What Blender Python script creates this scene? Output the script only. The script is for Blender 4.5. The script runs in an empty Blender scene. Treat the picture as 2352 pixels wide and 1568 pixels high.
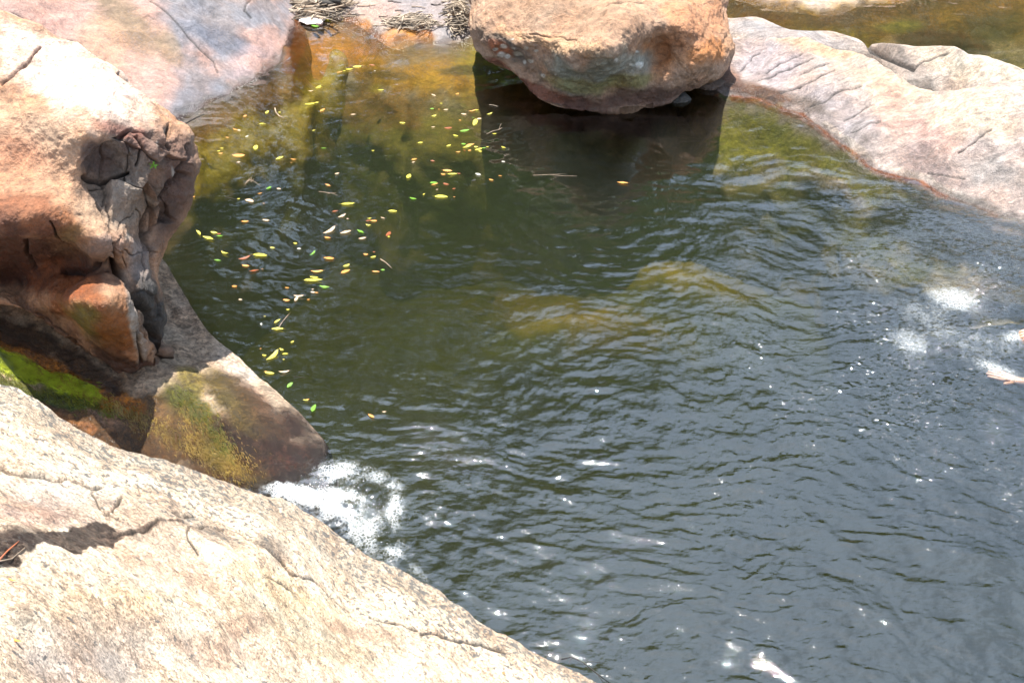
import bpy, math, random
import numpy as np
from mathutils import Vector, Matrix
random.seed(7); np.random.seed(7)
scn = bpy.context.scene
COL = scn.collection
R = math.radians
# ------------------------------------------------------------------ camera
CAM_H, PITCH, HFOV = 4.0, R(36.0), R(40.0)
FW, FH = 2352.0, 1568.0                      # picture units used for measuring
FOC = FW / 2 / math.tan(HFOV / 2)
cam_d = bpy.data.cameras.new('camera'); cam = bpy.data.objects.new('camera', cam_d); COL.objects.link(cam)
cam.location = (0, 0, CAM_H); cam.rotation_euler = (math.pi / 2 - PITCH, 0, 0)
cam_d.sensor_width = 36; cam_d.lens = 18 / math.tan(HFOV / 2); cam_d.clip_end = 500; cam_d.clip_start = 0.05
scn.camera = cam
# ------------------------------------------------------------------ light
SUN_EL, SUN_AZ = R(75), R(-20)                # azimuth measured from +Y towards +X
sun_d = bpy.data.lights.new('sun', 'SUN'); sun_d.energy = 5.0; sun_d.angle = R(0.53); sun_d.color = (1, .965, .90)
sun = bpy.data.objects.new('sun', sun_d); COL.objects.link(sun)
sdir = Vector((math.sin(SUN_AZ) * math.cos(SUN_EL), math.cos(SUN_AZ) * math.cos(SUN_EL), math.sin(SUN_EL)))
sun.rotation_euler = sdir.to_track_quat('Z', 'Y').to_euler(); sun.location = sdir * 30
w = bpy.data.worlds.new('World'); scn.world = w; w.use_nodes = True
nt = w.node_tree; nt.nodes.clear()
def N(tree, t, **kw):
    n = tree.nodes.new(t)
    for k, v in kw.items(): setattr(n, k, v)
    return n
wo = N(nt, 'ShaderNodeOutputWorld'); bg = N(nt, 'ShaderNodeBackground'); sky = N(nt, 'ShaderNodeTexSky')
sky.sky_type = 'NISHITA'; sky.sun_disc = False; sky.sun_elevation = SUN_EL; sky.sun_rotation = SUN_AZ
bg.inputs['Strength'].default_value = 0.06
tc = N(nt, 'ShaderNodeTexCoord'); cn = N(nt, 'ShaderNodeTexNoise'); cn.inputs['Scale'].default_value = 3.2; cn.inputs['Detail'].default_value = 5
cr = N(nt, 'ShaderNodeMapRange'); cr.inputs[1].default_value = .40; cr.inputs[2].default_value = .64; cr.inputs[3].default_value = .3; cr.inputs[4].default_value = 1.0
mx = N(nt, 'ShaderNodeMix', data_type='RGBA'); mx.inputs[7].default_value = (8.8, 11.2, 14.8, 1)
nt.links.new(tc.outputs['Generated'], cn.inputs['Vector']); nt.links.new(cn.outputs['Fac'], cr.inputs[0]); nt.links.new(cr.outputs[0], mx.inputs[0])
nt.links.new(sky.outputs[0], mx.inputs[6]); nt.links.new(mx.outputs[2], bg.inputs['Color']); nt.links.new(bg.outputs[0], wo.inputs[0])
scn.view_settings.view_transform = 'Standard'; scn.view_settings.look = 'None'; scn.view_settings.gamma = 1
scn.view_settings.use_curve_mapping = False
scn.view_settings.exposure = 1.38
scn.cycles.use_denoising = True
scn.cycles.max_bounces = 8; scn.cycles.transparent_max_bounces = 12; scn.cycles.glossy_bounces = 3
scn.cycles.caustics_reflective = False; scn.cycles.caustics_refractive = False
scn.cycles.sample_clamp_indirect = 6

# ------------------------------------------------------------------ measuring helpers
CP, SP = math.cos(PITCH), math.sin(PITCH)
def ray(px, py):
    a = (np.asarray(px, float) - FW / 2) / FOC; b = (FH / 2 - np.asarray(py, float)) / FOC
    x = a; y = CP + b * SP; z = -SP + b * CP
    return x, y, z
def at(px, py, z=0.0):
    x, y, k = ray(px, py); t = (np.asarray(z, float) - CAM_H) / k
    return np.stack([x * t, y * t, np.broadcast_to(z, np.shape(x * t)) + 0 * x * t], -1)
def atY(px, py, Y):
    x, y, k = ray(px, py); t = Y / y
    return np.stack([x * t, y * t, CAM_H + k * t], -1)
def project(P):
    x, y, z = P[..., 0], P[..., 1], P[..., 2] - CAM_H
    d = y * CP - z * SP; u = y * SP + z * CP
    return FW / 2 + FOC * x / d, FH / 2 - FOC * u / d
# ------------------------------------------------------------------ noise
_rs = np.random.RandomState(3); _perm = _rs.permutation(512); _perm = np.concatenate([_perm, _perm, _perm])
_g = _rs.normal(size=(512, 3)); _g /= np.linalg.norm(_g, axis=1)[:, None]
def pn(P):
    P = np.asarray(P, float); i = np.floor(P).astype(int); f = P - i; i &= 511
    u = f * f * f * (f * (f * 6 - 15) + 10)
    out = 0
    for dx in (0, 1):
        for dy in (0, 1):
            for dz in (0, 1):
                h = _perm[(_perm[(_perm[(i[..., 0] + dx) & 511] + i[..., 1] + dy) & 511] + i[..., 2] + dz) & 511]
                g = _g[h & 511]
                d = g[..., 0] * (f[..., 0] - dx) + g[..., 1] * (f[..., 1] - dy) + g[..., 2] * (f[..., 2] - dz)
                wgt = (u[..., 0] if dx else 1 - u[..., 0]) * (u[..., 1] if dy else 1 - u[..., 1]) * (u[..., 2] if dz else 1 - u[..., 2])
                out = out + wgt * d
    return out * 1.5
def fbm(P, s, o=4, gain=.5, off=0.):
    P = np.asarray(P) * s + off; a = 1.; r = 0
    for _ in range(o):
        r = r + a * pn(P); P = P * 2.03 + 17.3; a *= gain
    return r
def ss(a, b, x):
    t = np.clip((x - a) / (b - a), 0, 1); return t * t * (3 - 2 * t)
# ------------------------------------------------------------------ interpolation
def rbf(C, V, smooth=1e-4, cc=.12):
    C = np.asarray(C, float); V = np.asarray(V, float); n = len(C)
    def k(r2): return -np.sqrt(r2 + cc * cc)
    A = k(((C[:, None] - C[None]) ** 2).sum(-1)) + np.eye(n) * smooth
    M = np.zeros((n + 1, n + 1)); M[:n, :n] = A; M[:n, n] = 1; M[n, :n] = 1
    s = np.linalg.solve(M, np.r_[V, 0])
    def f(Q):
        sh = Q.shape[:-1]; Q = Q.reshape(-1, 2); o = np.full(len(Q), s[n])
        for i in range(n): o = o + s[i] * k(((Q - C[i]) ** 2).sum(-1))
        return o.reshape(sh)
    return f
def seg_dist(X, Y, pts, closed=False):
    """distance to polyline, and signed side (positive = left of travel)"""
    best = np.full(X.shape, 1e9); sgn = np.zeros(X.shape)
    pts = list(pts) + ([pts[0]] if closed else [])
    for (x0, y0), (x1, y1) in zip(pts[:-1], pts[1:]):
        dx, dy = x1 - x0, y1 - y0; L = dx * dx + dy * dy + 1e-12
        t = np.clip(((X - x0) * dx + (Y - y0) * dy) / L, 0, 1)
        d = np.hypot(X - x0 - t * dx, Y - y0 - t * dy); c = dx * (Y - y0) - dy * (X - x0)
        m = d < best; best = np.where(m, d, best); sgn = np.where(m, np.sign(c), sgn)
    return best, best * sgn
def resample(pts, n, closed=False):
    pts = np.asarray(pts, float); m = len(pts); out = []
    ks = m if closed else m - 1
    for i in range(ks):
        if closed: p0, p1, p2, p3 = pts[(i - 1) % m], pts[i], pts[(i + 1) % m], pts[(i + 2) % m]
        else: p0, p1, p2, p3 = pts[max(i - 1, 0)], pts[i], pts[i + 1], pts[min(i + 2, m - 1)]
        for t in np.linspace(0, 1, n, endpoint=False):
            out.append(.5 * ((2 * p1) + (-p0 + p2) * t + (2 * p0 - 5 * p1 + 4 * p2 - p3) * t * t + (-p0 + 3 * p1 - 3 * p2 + p3) * t ** 3))
    if not closed: out.append(pts[-1])
    return np.array(out)
# ------------------------------------------------------------------ mesh / object helpers
def mesh_obj(name, V, F, mat, cols=None, smooth=True, parent=None, extra=None):
    me = bpy.data.meshes.new(name); V = np.asarray(V, np.float32).reshape(-1, 3)
    if isinstance(F, np.ndarray):
        n, k = F.shape; me.vertices.add(len(V)); me.vertices.foreach_set('co', V.ravel())
        me.loops.add(n * k); me.loops.foreach_set('vertex_index', F.astype(np.int32).ravel())
        me.polygons.add(n); me.polygons.foreach_set('loop_start', (np.arange(n) * k).astype(np.int32))
        me.update(calc_edges=True); me.validate()
    else:
        me.from_pydata(V.tolist(), [], F); me.update()
    if smooth: me.polygons.foreach_set('use_smooth', [True] * len(me.polygons))
    if cols is not None:
        a = me.color_attributes.new('col', 'FLOAT_COLOR', 'POINT'); a.data.foreach_set('color', np.asarray(cols, np.float32).ravel())
    if extra:
        for k, v in extra.items():
            a = me.attributes.new(k, 'FLOAT', 'POINT'); a.data.foreach_set('value', np.asarray(v, np.float32).ravel())
    me.materials.append(mat)
    o = bpy.data.objects.new(name, me); COL.objects.link(o)
    if parent: o.parent = parent
    return o
def tag(o, label=None, cat=None, group=None, kind=None):
    if label: o['label'] = label
    if cat: o['category'] = cat
    if group: o['group'] = group
    if kind: o['kind'] = kind
    return o
def empty(name, loc=(0, 0, 0)):
    o = bpy.data.objects.new(name, None); COL.objects.link(o); o.location = loc; return o
def grid_faces(ny, nx):
    i = np.arange(ny * nx).reshape(ny, nx)
    return np.stack([i[1:, :-1].ravel(), i[1:, 1:].ravel(), i[:-1, 1:].ravel(), i[:-1, :-1].ravel()], 1)
def tube_arrays(pts, r0, r1, n=5):
    pts = np.asarray(pts, float); m = len(pts); V = []; F = []
    T = np.gradient(pts, axis=0); T /= np.linalg.norm(T, axis=1)[:, None] + 1e-9
    for i in range(m):
        a = np.cross(T[i], (0.13, .2, 1.)); a /= np.linalg.norm(a) + 1e-9; b = np.cross(T[i], a); r = r0 + (r1 - r0) * i / (m - 1)
        for k in range(n):
            q = 2 * math.pi * k / n; V.append(pts[i] + r * (math.cos(q) * a + math.sin(q) * b))
    for i in range(m - 1):
        for k in range(n): F.append((i * n + k, i * n + (k + 1) % n, (i + 1) * n + (k + 1) % n, (i + 1) * n + k))
    F.append(tuple(range(n))[::-1]); F.append(tuple((m - 1) * n + k for k in range(n)))
    return V, F
# ------------------------------------------------------------------ paint (mineral, algae and lichen patches plus some painted shade, stored on the mesh)
def paint(base, px, py, P, items, wet0=0., ex=1.3):
    c = np.zeros(px.shape + (4,)); c[..., :3] = base; c[..., 3] = wet0
    wn = fbm(P, 5., 4, .6); wn2 = fbm(P, 3., 4, .6, 40.)
    for it in items:
        if it[0] == 'line':
            _, pts, wd, rgb, st = it[:5]; wet = it[5] if len(it) > 5 else None; warp = it[6] if len(it) > 6 else .5
            d, _s = seg_dist(px, py, pts); hard = len(it) > 7; m = 1 - ss(.86 if hard else .55, 1.02 if hard else 1.25, d / wd + warp * wn)
        else:
            cx, cy, rx, ry, rot, rgb, st = it[:7]; wet = it[7] if len(it) > 7 else None; warp = it[8] if len(it) > 8 else .5
            a = R(rot); dx, dy = px - cx, py - cy
            u = (dx * math.cos(a) + dy * math.sin(a)) / rx; v = (-dx * math.sin(a) + dy * math.cos(a)) / ry
            m = 1 - ss(.45, 1.3, np.hypot(u, v) + warp * (wn if rx > 80 else wn2))
        m = (m * st)[..., None]
        c[..., :3] = c[..., :3] * (1 - m) + np.array(rgb) * m
        if wet is not None: c[..., 3:] = c[..., 3:] * (1 - m) + wet * m
    c[..., :3] = c[..., :3] ** ex
    return c
# ------------------------------------------------------------------ materials
def mat_new(name):
    m = bpy.data.materials.new(name); m.use_nodes = True; t = m.node_tree; t.nodes.clear()
    o = N(t, 'ShaderNodeOutputMaterial'); return m, t, o
def rock_mat(name, grain=0, grain_amt=.25, lich=False, speck=(.05, .045, .04), speck_amt=.3, speck_scale=90, band=0., band_rot=0., bump=.5, contrast=.35, rough=.7, pit=0., coarse=1.):
    m, t, o = mat_new(name); L = t.links.new
    b = N(t, 'ShaderNodeBsdfPrincipled'); L(b.outputs[0], o.inputs[0])
    at_ = N(t, 'ShaderNodeAttribute', attribute_name='col'); tcn = N(t, 'ShaderNodeTexCoord')
    n1 = N(t, 'ShaderNodeTexNoise'); n1.inputs['Scale'].default_value = 14 * coarse; n1.inputs['Detail'].default_value = 9; n1.inputs['Roughness'].default_value = .65
    n1.inputs['Distortion'].default_value = .6; L(tcn.outputs['Object'], n1.inputs['Vector'])
    r1 = N(t, 'ShaderNodeMapRange'); r1.inputs[1].default_value = .3; r1.inputs[2].default_value = .7; r1.inputs[3].default_value = 1 - contrast; r1.inputs[4].default_value = 1 + contrast
    L(n1.outputs['Fac'], r1.inputs[0])
    vm = N(t, 'ShaderNodeVectorMath', operation='SCALE'); L(at_.outputs['Color'], vm.inputs[0]); L(r1.outputs[0], vm.inputs['Scale'])
    # hue drift
    n3 = N(t, 'ShaderNodeTexNoise'); n3.inputs['Scale'].default_value = 5 * coarse; n3.inputs['Detail'].default_value = 6; L(tcn.outputs['Object'], n3.inputs['Vector'])
    r3 = N(t, 'ShaderNodeMapRange'); r3.inputs[1].default_value = .35; r3.inputs[2].default_value = .65; L(n3.outputs['Fac'], r3.inputs[0])
    tint = N(t, 'ShaderNodeMix', data_type='RGBA', blend_type='MULTIPLY'); tint.inputs[7].default_value = (1.08, .94, .84, 1)
    L(r3.outputs[0], tint.inputs[0]); L(vm.outputs[0], tint.inputs[6]); cur = tint.outputs[2]
    hbump = n1.outputs['Fac']
    if band > 0:
        mp = N(t, 'ShaderNodeMapping'); mp.inputs['Rotation'].default_value = (0, .2, band_rot); mp.inputs['Scale'].default_value = (5, 42, 30)
        nd = N(t, 'ShaderNodeTexNoise'); nd.inputs['Scale'].default_value = 2.2; nd.inputs['Detail'].default_value = 3; L(tcn.outputs['Object'], nd.inputs['Vector'])
        ad = N(t, 'ShaderNodeMix', data_type='RGBA', blend_type='LINEAR_LIGHT'); ad.inputs[0].default_value = .22
        L(tcn.outputs['Object'], ad.inputs[6]); L(nd.outputs['Color'], ad.inputs[7]); L(ad.outputs[2], mp.inputs['Vector'])
        nb = N(t, 'ShaderNodeTexNoise'); nb.inputs['Scale'].default_value = 1; nb.inputs['Detail'].default_value = 5; nb.inputs['Roughness'].default_value = .6; L(mp.outputs[0], nb.inputs['Vector'])
        rb = N(t, 'ShaderNodeMapRange'); rb.inputs[1].default_value = .38; rb.inputs[2].default_value = .62; rb.inputs[3].default_value = 1 - band; rb.inputs[4].default_value = 1 + band * .6
        L(nb.outputs['Fac'], rb.inputs[0]); v2 = N(t, 'ShaderNodeVectorMath', operation='SCALE'); L(cur, v2.inputs[0]); L(rb.outputs[0], v2.inputs['Scale']); cur = v2.outputs[0]
    if speck_amt > 0:
        n2 = N(t, 'ShaderNodeTexNoise'); n2.inputs['Scale'].default_value = speck_scale; n2.inputs['Detail'].default_value = 4; n2.inputs['Roughness'].default_value = .7; L(tcn.outputs['Object'], n2.inputs['Vector'])
        mp2 = N(t, 'ShaderNodeMath', operation='MULTIPLY'); L(n2.outputs['Fac'], mp2.inputs[0])
        r2b = N(t, 'ShaderNodeMapRange'); r2b.inputs[1].default_value = .35; r2b.inputs[2].default_value = .6; r2b.inputs[3].default_value = .8; r2b.inputs[4].default_value = 1.12; L(n3.outputs['Fac'], r2b.inputs[0]); L(r2b.outputs[0], mp2.inputs[1])
        r2 = N(t, 'ShaderNodeMapRange'); r2.inputs[1].default_value = .55; r2.inputs[2].default_value = .62; r2.inputs[4].default_value = speck_amt; L(mp2.outputs[0], r2.inputs[0])
        ms = N(t, 'ShaderNodeMix', data_type='RGBA'); ms.inputs[7].default_value = (*speck, 1); L(r2.outputs[0], ms.inputs[0]); L(cur, ms.inputs[6]); cur = ms.outputs[2]
    if grain:
        vg = N(t, 'ShaderNodeTexVoronoi'); vg.inputs['Scale'].default_value = grain; L(tcn.outputs['Object'], vg.inputs['Vector'])
        sx_ = N(t, 'ShaderNodeSeparateColor'); L(vg.outputs['Color'], sx_.inputs[0]); rg_ = N(t, 'ShaderNodeMapRange'); rg_.inputs[3].default_value = 1 - grain_amt; rg_.inputs[4].default_value = 1 + grain_amt; L(sx_.outputs[0], rg_.inputs[0])
        vv = N(t, 'ShaderNodeVectorMath', operation='SCALE'); L(cur, vv.inputs[0]); L(rg_.outputs[0], vv.inputs['Scale']); cur = vv.outputs[0]
    if lich:
        la = N(t, 'ShaderNodeAttribute', attribute_name='lich'); nl = N(t, 'ShaderNodeTexNoise'); nl.inputs['Scale'].default_value = 46; nl.inputs['Detail'].default_value = 4; nl.inputs['Roughness'].default_value = .6; L(tcn.outputs['Object'], nl.inputs['Vector'])
        la2 = N(t, 'ShaderNodeMath', operation='MULTIPLY_ADD'); la2.inputs[1].default_value = .115; L(la.outputs['Fac'], la2.inputs[0]); L(nl.outputs['Fac'], la2.inputs[2])
        rl = N(t, 'ShaderNodeMapRange'); rl.inputs[1].default_value = .63; rl.inputs[2].default_value = .665; rl.inputs[4].default_value = .85; L(la2.outputs[0], rl.inputs[0])
        ml = N(t, 'ShaderNodeMix', data_type='RGBA'); ml.inputs[7].default_value = (.13, .125, .115, 1); L(rl.outputs[0], ml.inputs[0]); L(cur, ml.inputs[6]); cur = ml.outputs[2]
    L(cur, b.inputs['Base Color'])
    rr = N(t, 'ShaderNodeMapRange'); rr.inputs[3].default_value = rough; rr.inputs[4].default_value = .13; L(at_.outputs['Alpha'], rr.inputs[0]); L(rr.outputs[0], b.inputs['Roughness'])
    n4 = N(t, 'ShaderNodeTexNoise'); n4.inputs['Scale'].default_value = 120 * coarse; n4.inputs['Detail'].default_value = 6; n4.inputs['Roughness'].default_value = .7; L(tcn.outputs['Object'], n4.inputs['Vector'])
    s1 = N(t, 'ShaderNodeMath', operation='MULTIPLY_ADD'); s1.inputs[1].default_value = .7; L(n4.outputs['Fac'], s1.inputs[0]); L(hbump, s1.inputs[2])
    h = s1.outputs[0]
    if pit > 0:
        vo = N(t, 'ShaderNodeTexVoronoi'); vo.inputs['Scale'].default_value = 45; L(tcn.outputs['Object'], vo.inputs['Vector'])
        rp = N(t, 'ShaderNodeMapRange'); rp.inputs[1].default_value = .05; rp.inputs[2].default_value = .3; rp.inputs[3].default_value = -pit; rp.inputs[4].default_value = 0; L(vo.outputs['Distance'], rp.inputs[0])
        s2 = N(t, 'ShaderNodeMath', operation='ADD'); L(h, s2.inputs[0]); L(rp.outputs[0], s2.inputs[1]); h = s2.outputs[0]
    bp = N(t, 'ShaderNodeBump'); bp.inputs['Strength'].default_value = bump; bp.inputs['Distance'].default_value = .02; L(h, bp.inputs['Height']); L(bp.outputs[0], b.inputs['Normal'])
    return m
def plain(name, col, rough=.6, var=.2, scale=30, sss=0, trans=0, bump=.1):
    m, t, o = mat_new(name); L = t.links.new
    b = N(t, 'ShaderNodeBsdfPrincipled'); b.inputs['Roughness'].default_value = rough
    tcn = N(t, 'ShaderNodeTexCoord'); n = N(t, 'ShaderNodeTexNoise'); n.inputs['Scale'].default_value = scale; n.inputs['Detail'].default_value = 4; L(tcn.outputs['Object'], n.inputs['Vector'])
    r = N(t, 'ShaderNodeMapRange'); r.inputs[1].default_value = .3; r.inputs[2].default_value = .7; r.inputs[3].default_value = 1 - var; r.inputs[4].default_value = 1 + var; L(n.outputs['Fac'], r.inputs[0])
    v = N(t, 'ShaderNodeVectorMath', operation='SCALE'); v.inputs[0].default_value = col; L(r.outputs[0], v.inputs['Scale']); L(v.outputs[0], b.inputs['Base Color'])
    if sss: b.inputs['Subsurface Weight'].default_value = sss; b.inputs['Subsurface Radius'].default_value = (.01, .004, .002)
    if bump:
        bp = N(t, 'ShaderNodeBump'); bp.inputs['Strength'].default_value = bump; bp.inputs['Distance'].default_value = .005; L(n.outputs['Fac'], bp.inputs['Height']); L(bp.outputs[0], b.inputs['Normal'])
    if trans:
        tr = N(t, 'ShaderNodeBsdfTranslucent'); L(v.outputs[0], tr.inputs['Color']); ms = N(t, 'ShaderNodeMixShader'); ms.inputs[0].default_value = trans
        L(b.outputs[0], ms.inputs[1]); L(tr.outputs[0], ms.inputs[2]); L(ms.outputs[0], o.inputs[0])
    else: L(b.outputs[0], o.inputs[0])
    return m
# crop helpers: measured in enlarged crops of the photograph
def c1(p): return [(x * .3418, y * .3418) for x, y in p]
def c3(p): return [(x * .3776, y * .3776 + 976) for x, y in p]
def c6(p): return [(x * .3296 + 1608, y * .3296) for x, y in p]
def c8(p): return [(x * .4509 + 574, y * .4509 + 861) for x, y in p]
def cb(p): return [(x * .3296, y * .3296 + 402) for x, y in p]
def c5(p): return [(x * .3174 + 1005, y * .3174) for x, y in p]

SURF = []
def surf(key, px, py):
    for lab, X, Y, P in SURF:
        if key in lab:
            xs = X[0]; j = int(np.clip(np.searchsorted(xs, px), 0, len(xs) - 1)); i = int(np.argmin(np.abs(Y[:, j] - py))); return P[i, j].copy()
# ------------------------------------------------------------------ height-field rocks
def slab(name, mat, ctrl, x0, x1, top, bottom, step, label, smax=.5, slo=2.5, noise=((1.5, .05), (6, .012)), cracks=(), base=(.4, .34, .3), items=(), wet0=0., kind=None, ridges=None, capz=None, waterwet=True, ends=(0, 0), skirt=True, zmin=-2.6, skirtlen=1.6, lich=None):
    """rock surface laid out column by column; top / bottom are a number or a polyline (x, y)"""
    xs = np.arange(x0, x1 + step, step)
    def edge(e):
        if isinstance(e, (int, float)): return np.full(xs.shape, float(e))
        e = resample([q[:2] for q in e], 6); return np.interp(xs, e[:, 0], e[:, 1])
    yt, yb = edge(top), edge(bottom); ny = int((yb - yt).max() / step) + 2
    T = np.linspace(0, 1, ny)[:, None]; PY = yb[None] + (yt - yb)[None] * T; PX = np.repeat(xs[None], ny, 0)
    f = rbf([(p / 400., q / 400.) for p, q, _ in ctrl], [z for *_, z in ctrl], 1e-4, .10)
    z = f(np.stack([PX, PY], -1) / 400.)
    if capz is not None: z = np.minimum(z, capz)
    X, Yr, K = ray(PX, PY); sl = K / Yr                      # height above camera per metre of Y
    for i in range(ny - 1, 0, -1):                           # under water: no overhang below the waterline
        y1 = (z[i] - CAM_H) / sl[i]; so = np.minimum(slo * (1 + (np.minimum(z[i], 0) / .42) ** 2), 5.); Y = (CAM_H - z[i] + so * y1) / (so - sl[i - 1]); zl = CAM_H + sl[i - 1] * Y
        z[i - 1] = np.where(z[i - 1] < 0, np.maximum(z[i - 1], zl), z[i - 1])
    for i in range(1, ny):                                   # keep every face climbable: limit the upward slope
        y0 = (z[i - 1] - CAM_H) / sl[i - 1]; sm = np.where(z[i - 1] < -.02, np.minimum(slo * (1.15 + (z[i - 1] / .42) ** 2), 6.), smax)
        Y = (CAM_H - z[i - 1] + sm * y0) / (sm - sl[i]); zl = CAM_H + sl[i] * Y
        z[i] = np.minimum(z[i], zl)
    for _ in range(2):                                       # soften the steps between neighbouring columns
        zp = np.pad(z, 5, mode='edge'); z = np.mean([zp[5:-5, a:a + z.shape[1]] for a in range(0, 11, 1)], 0)
        zp = np.pad(z, 2, mode='edge'); z = np.mean([zp[a:a + z.shape[0], 2:-2] for a in range(5)], 0)
    P = at(PX, PY, z)
    if ends[0]: P[..., 2] -= 2.2 * (1 - ss(x0, x0 + ends[0], PX))
    if ends[1]: P[..., 2] -= 2.2 * ss(x1 - ends[1], x1, PX)
    uw = ss(.03, .40, -z); wob = fbm(P, 1.7, 3); wob2 = fbm(P, 1.7, 3, off=33.); P[..., 1] += .12 * uw * wob; P[..., 0] += .10 * uw * wob2
    jit = 5 * fbm(P, 9., 3); dark = np.zeros(PX.shape); dz = sum(am * fbm(P, sc, 5) for sc, am in noise) * (.12 + .88 * ss(0, .22, np.abs(P[..., 2])))
    if ridges: dz = dz + ridges(P)
    for (pts, wd, dep) in cracks:
        d, _ = seg_dist(PX + jit, PY + jit * .6, pts); m = np.exp(-(d / wd) ** 2); dz = dz - dep * m; dark = np.maximum(dark, np.clip(m * 1.25, 0, 1))
    P[..., 2] += dz
    c = paint(base, PX, PY, P, items, wet0, 1.3 if mat is M_gran or mat is M_spur else 1.5); c[..., :3] *= (1 - .80 * dark[..., None])          # colour darkened along the cracks
    if waterwet:                                         # algae stain just above the waterline
        m = (1 - ss(.01, .045, P[..., 2] + .035 * fbm(P, 7, 4))) * ss(-.12, -.02, P[..., 2]); c[..., :3] *= (1 - .55 * m[..., None]); c[..., 3] = np.maximum(c[..., 3], m * .9)
    LI = None if lich is None else np.clip(1 - seg_dist(PX, PY, lich[0])[0] / lich[1], 0, 1) + .35 * fbm(P, 2.2, 3)
    if skirt:                                            # the far side of the rock, falling away behind its crest
        s_ = (np.linspace(0, 1, 41)[1:] ** 1.5)[:, None] * skirtlen; pc = P[-1]; hd = np.stack([X[-1], Yr[-1]], -1); hd /= np.linalg.norm(hd, axis=1)[:, None]
        Q = np.zeros((40, len(xs), 3)); Q[..., :2] = pc[None, :, :2] + hd[None] * s_[..., None]
        Q[..., 2] = pc[None, :, 2] + sl[-1][None] * 1.08 * s_ - 1.6 * s_ ** 2
        nz = sum(am * fbm(Q, sc, 5) for sc, am in noise) - sum(am * fbm(pc, sc, 5) for sc, am in noise)[None]; Q[..., 2] += nz * ss(0, .15, s_)
        LI = None if lich is None else np.concatenate([LI, np.repeat(LI[-1:], 40, 0)], 0)
        P = np.concatenate([P, Q], 0); cq = np.repeat(c[-1:], 40, 0); c = np.concatenate([c, cq], 0)
    P[..., 2] = np.maximum(P[..., 2], zmin); SURF.append((label[0], PX, PY, P[:ny]))
    o = mesh_obj(name, P, grid_faces(*P.shape[:2])[:, ::-1], mat, c, extra=None if LI is None else {'lich': LI.ravel()})
    tag(o, label[0] or None, label[1] or None, kind=kind); return o

M_gran = rock_mat('granite_warm', grain=170, grain_amt=.42, lich=True, speck=(.20, .14, .10), speck_amt=.6, speck_scale=58, band=.13, band_rot=.5, bump=1., contrast=.34, coarse=1.6)
M_pink = rock_mat('granite_pink', grain=110, grain_amt=.14, speck=(.16, .13, .12), speck_amt=.35, speck_scale=60, band=.2, band_rot=1.1, bump=.6, contrast=.24)
M_ridge = rock_mat('granite_pale', grain=90, grain_amt=.18, speck=(.16, .14, .13), speck_amt=.35, speck_scale=55, band=.28, band_rot=.7, bump=.8, contrast=.34)
M_bould = rock_mat('boulder_orange', grain=130, grain_amt=.15, speck=(.10, .07, .05), speck_amt=.35, speck_scale=38, band=0, bump=.9, contrast=.38, pit=.08)
M_spur = rock_mat('rock_algae', grain=120, grain_amt=.3, speck=(.03, .02, .01), speck_amt=.5, speck_scale=36, band=.25, band_rot=-.6, bump=.9, contrast=.45)
M_bed = rock_mat('riverbed_silt', speck=(.02, .02, .01), speck_amt=.3, speck_scale=14, band=0, bump=.5, contrast=.35, coarse=.35)

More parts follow.
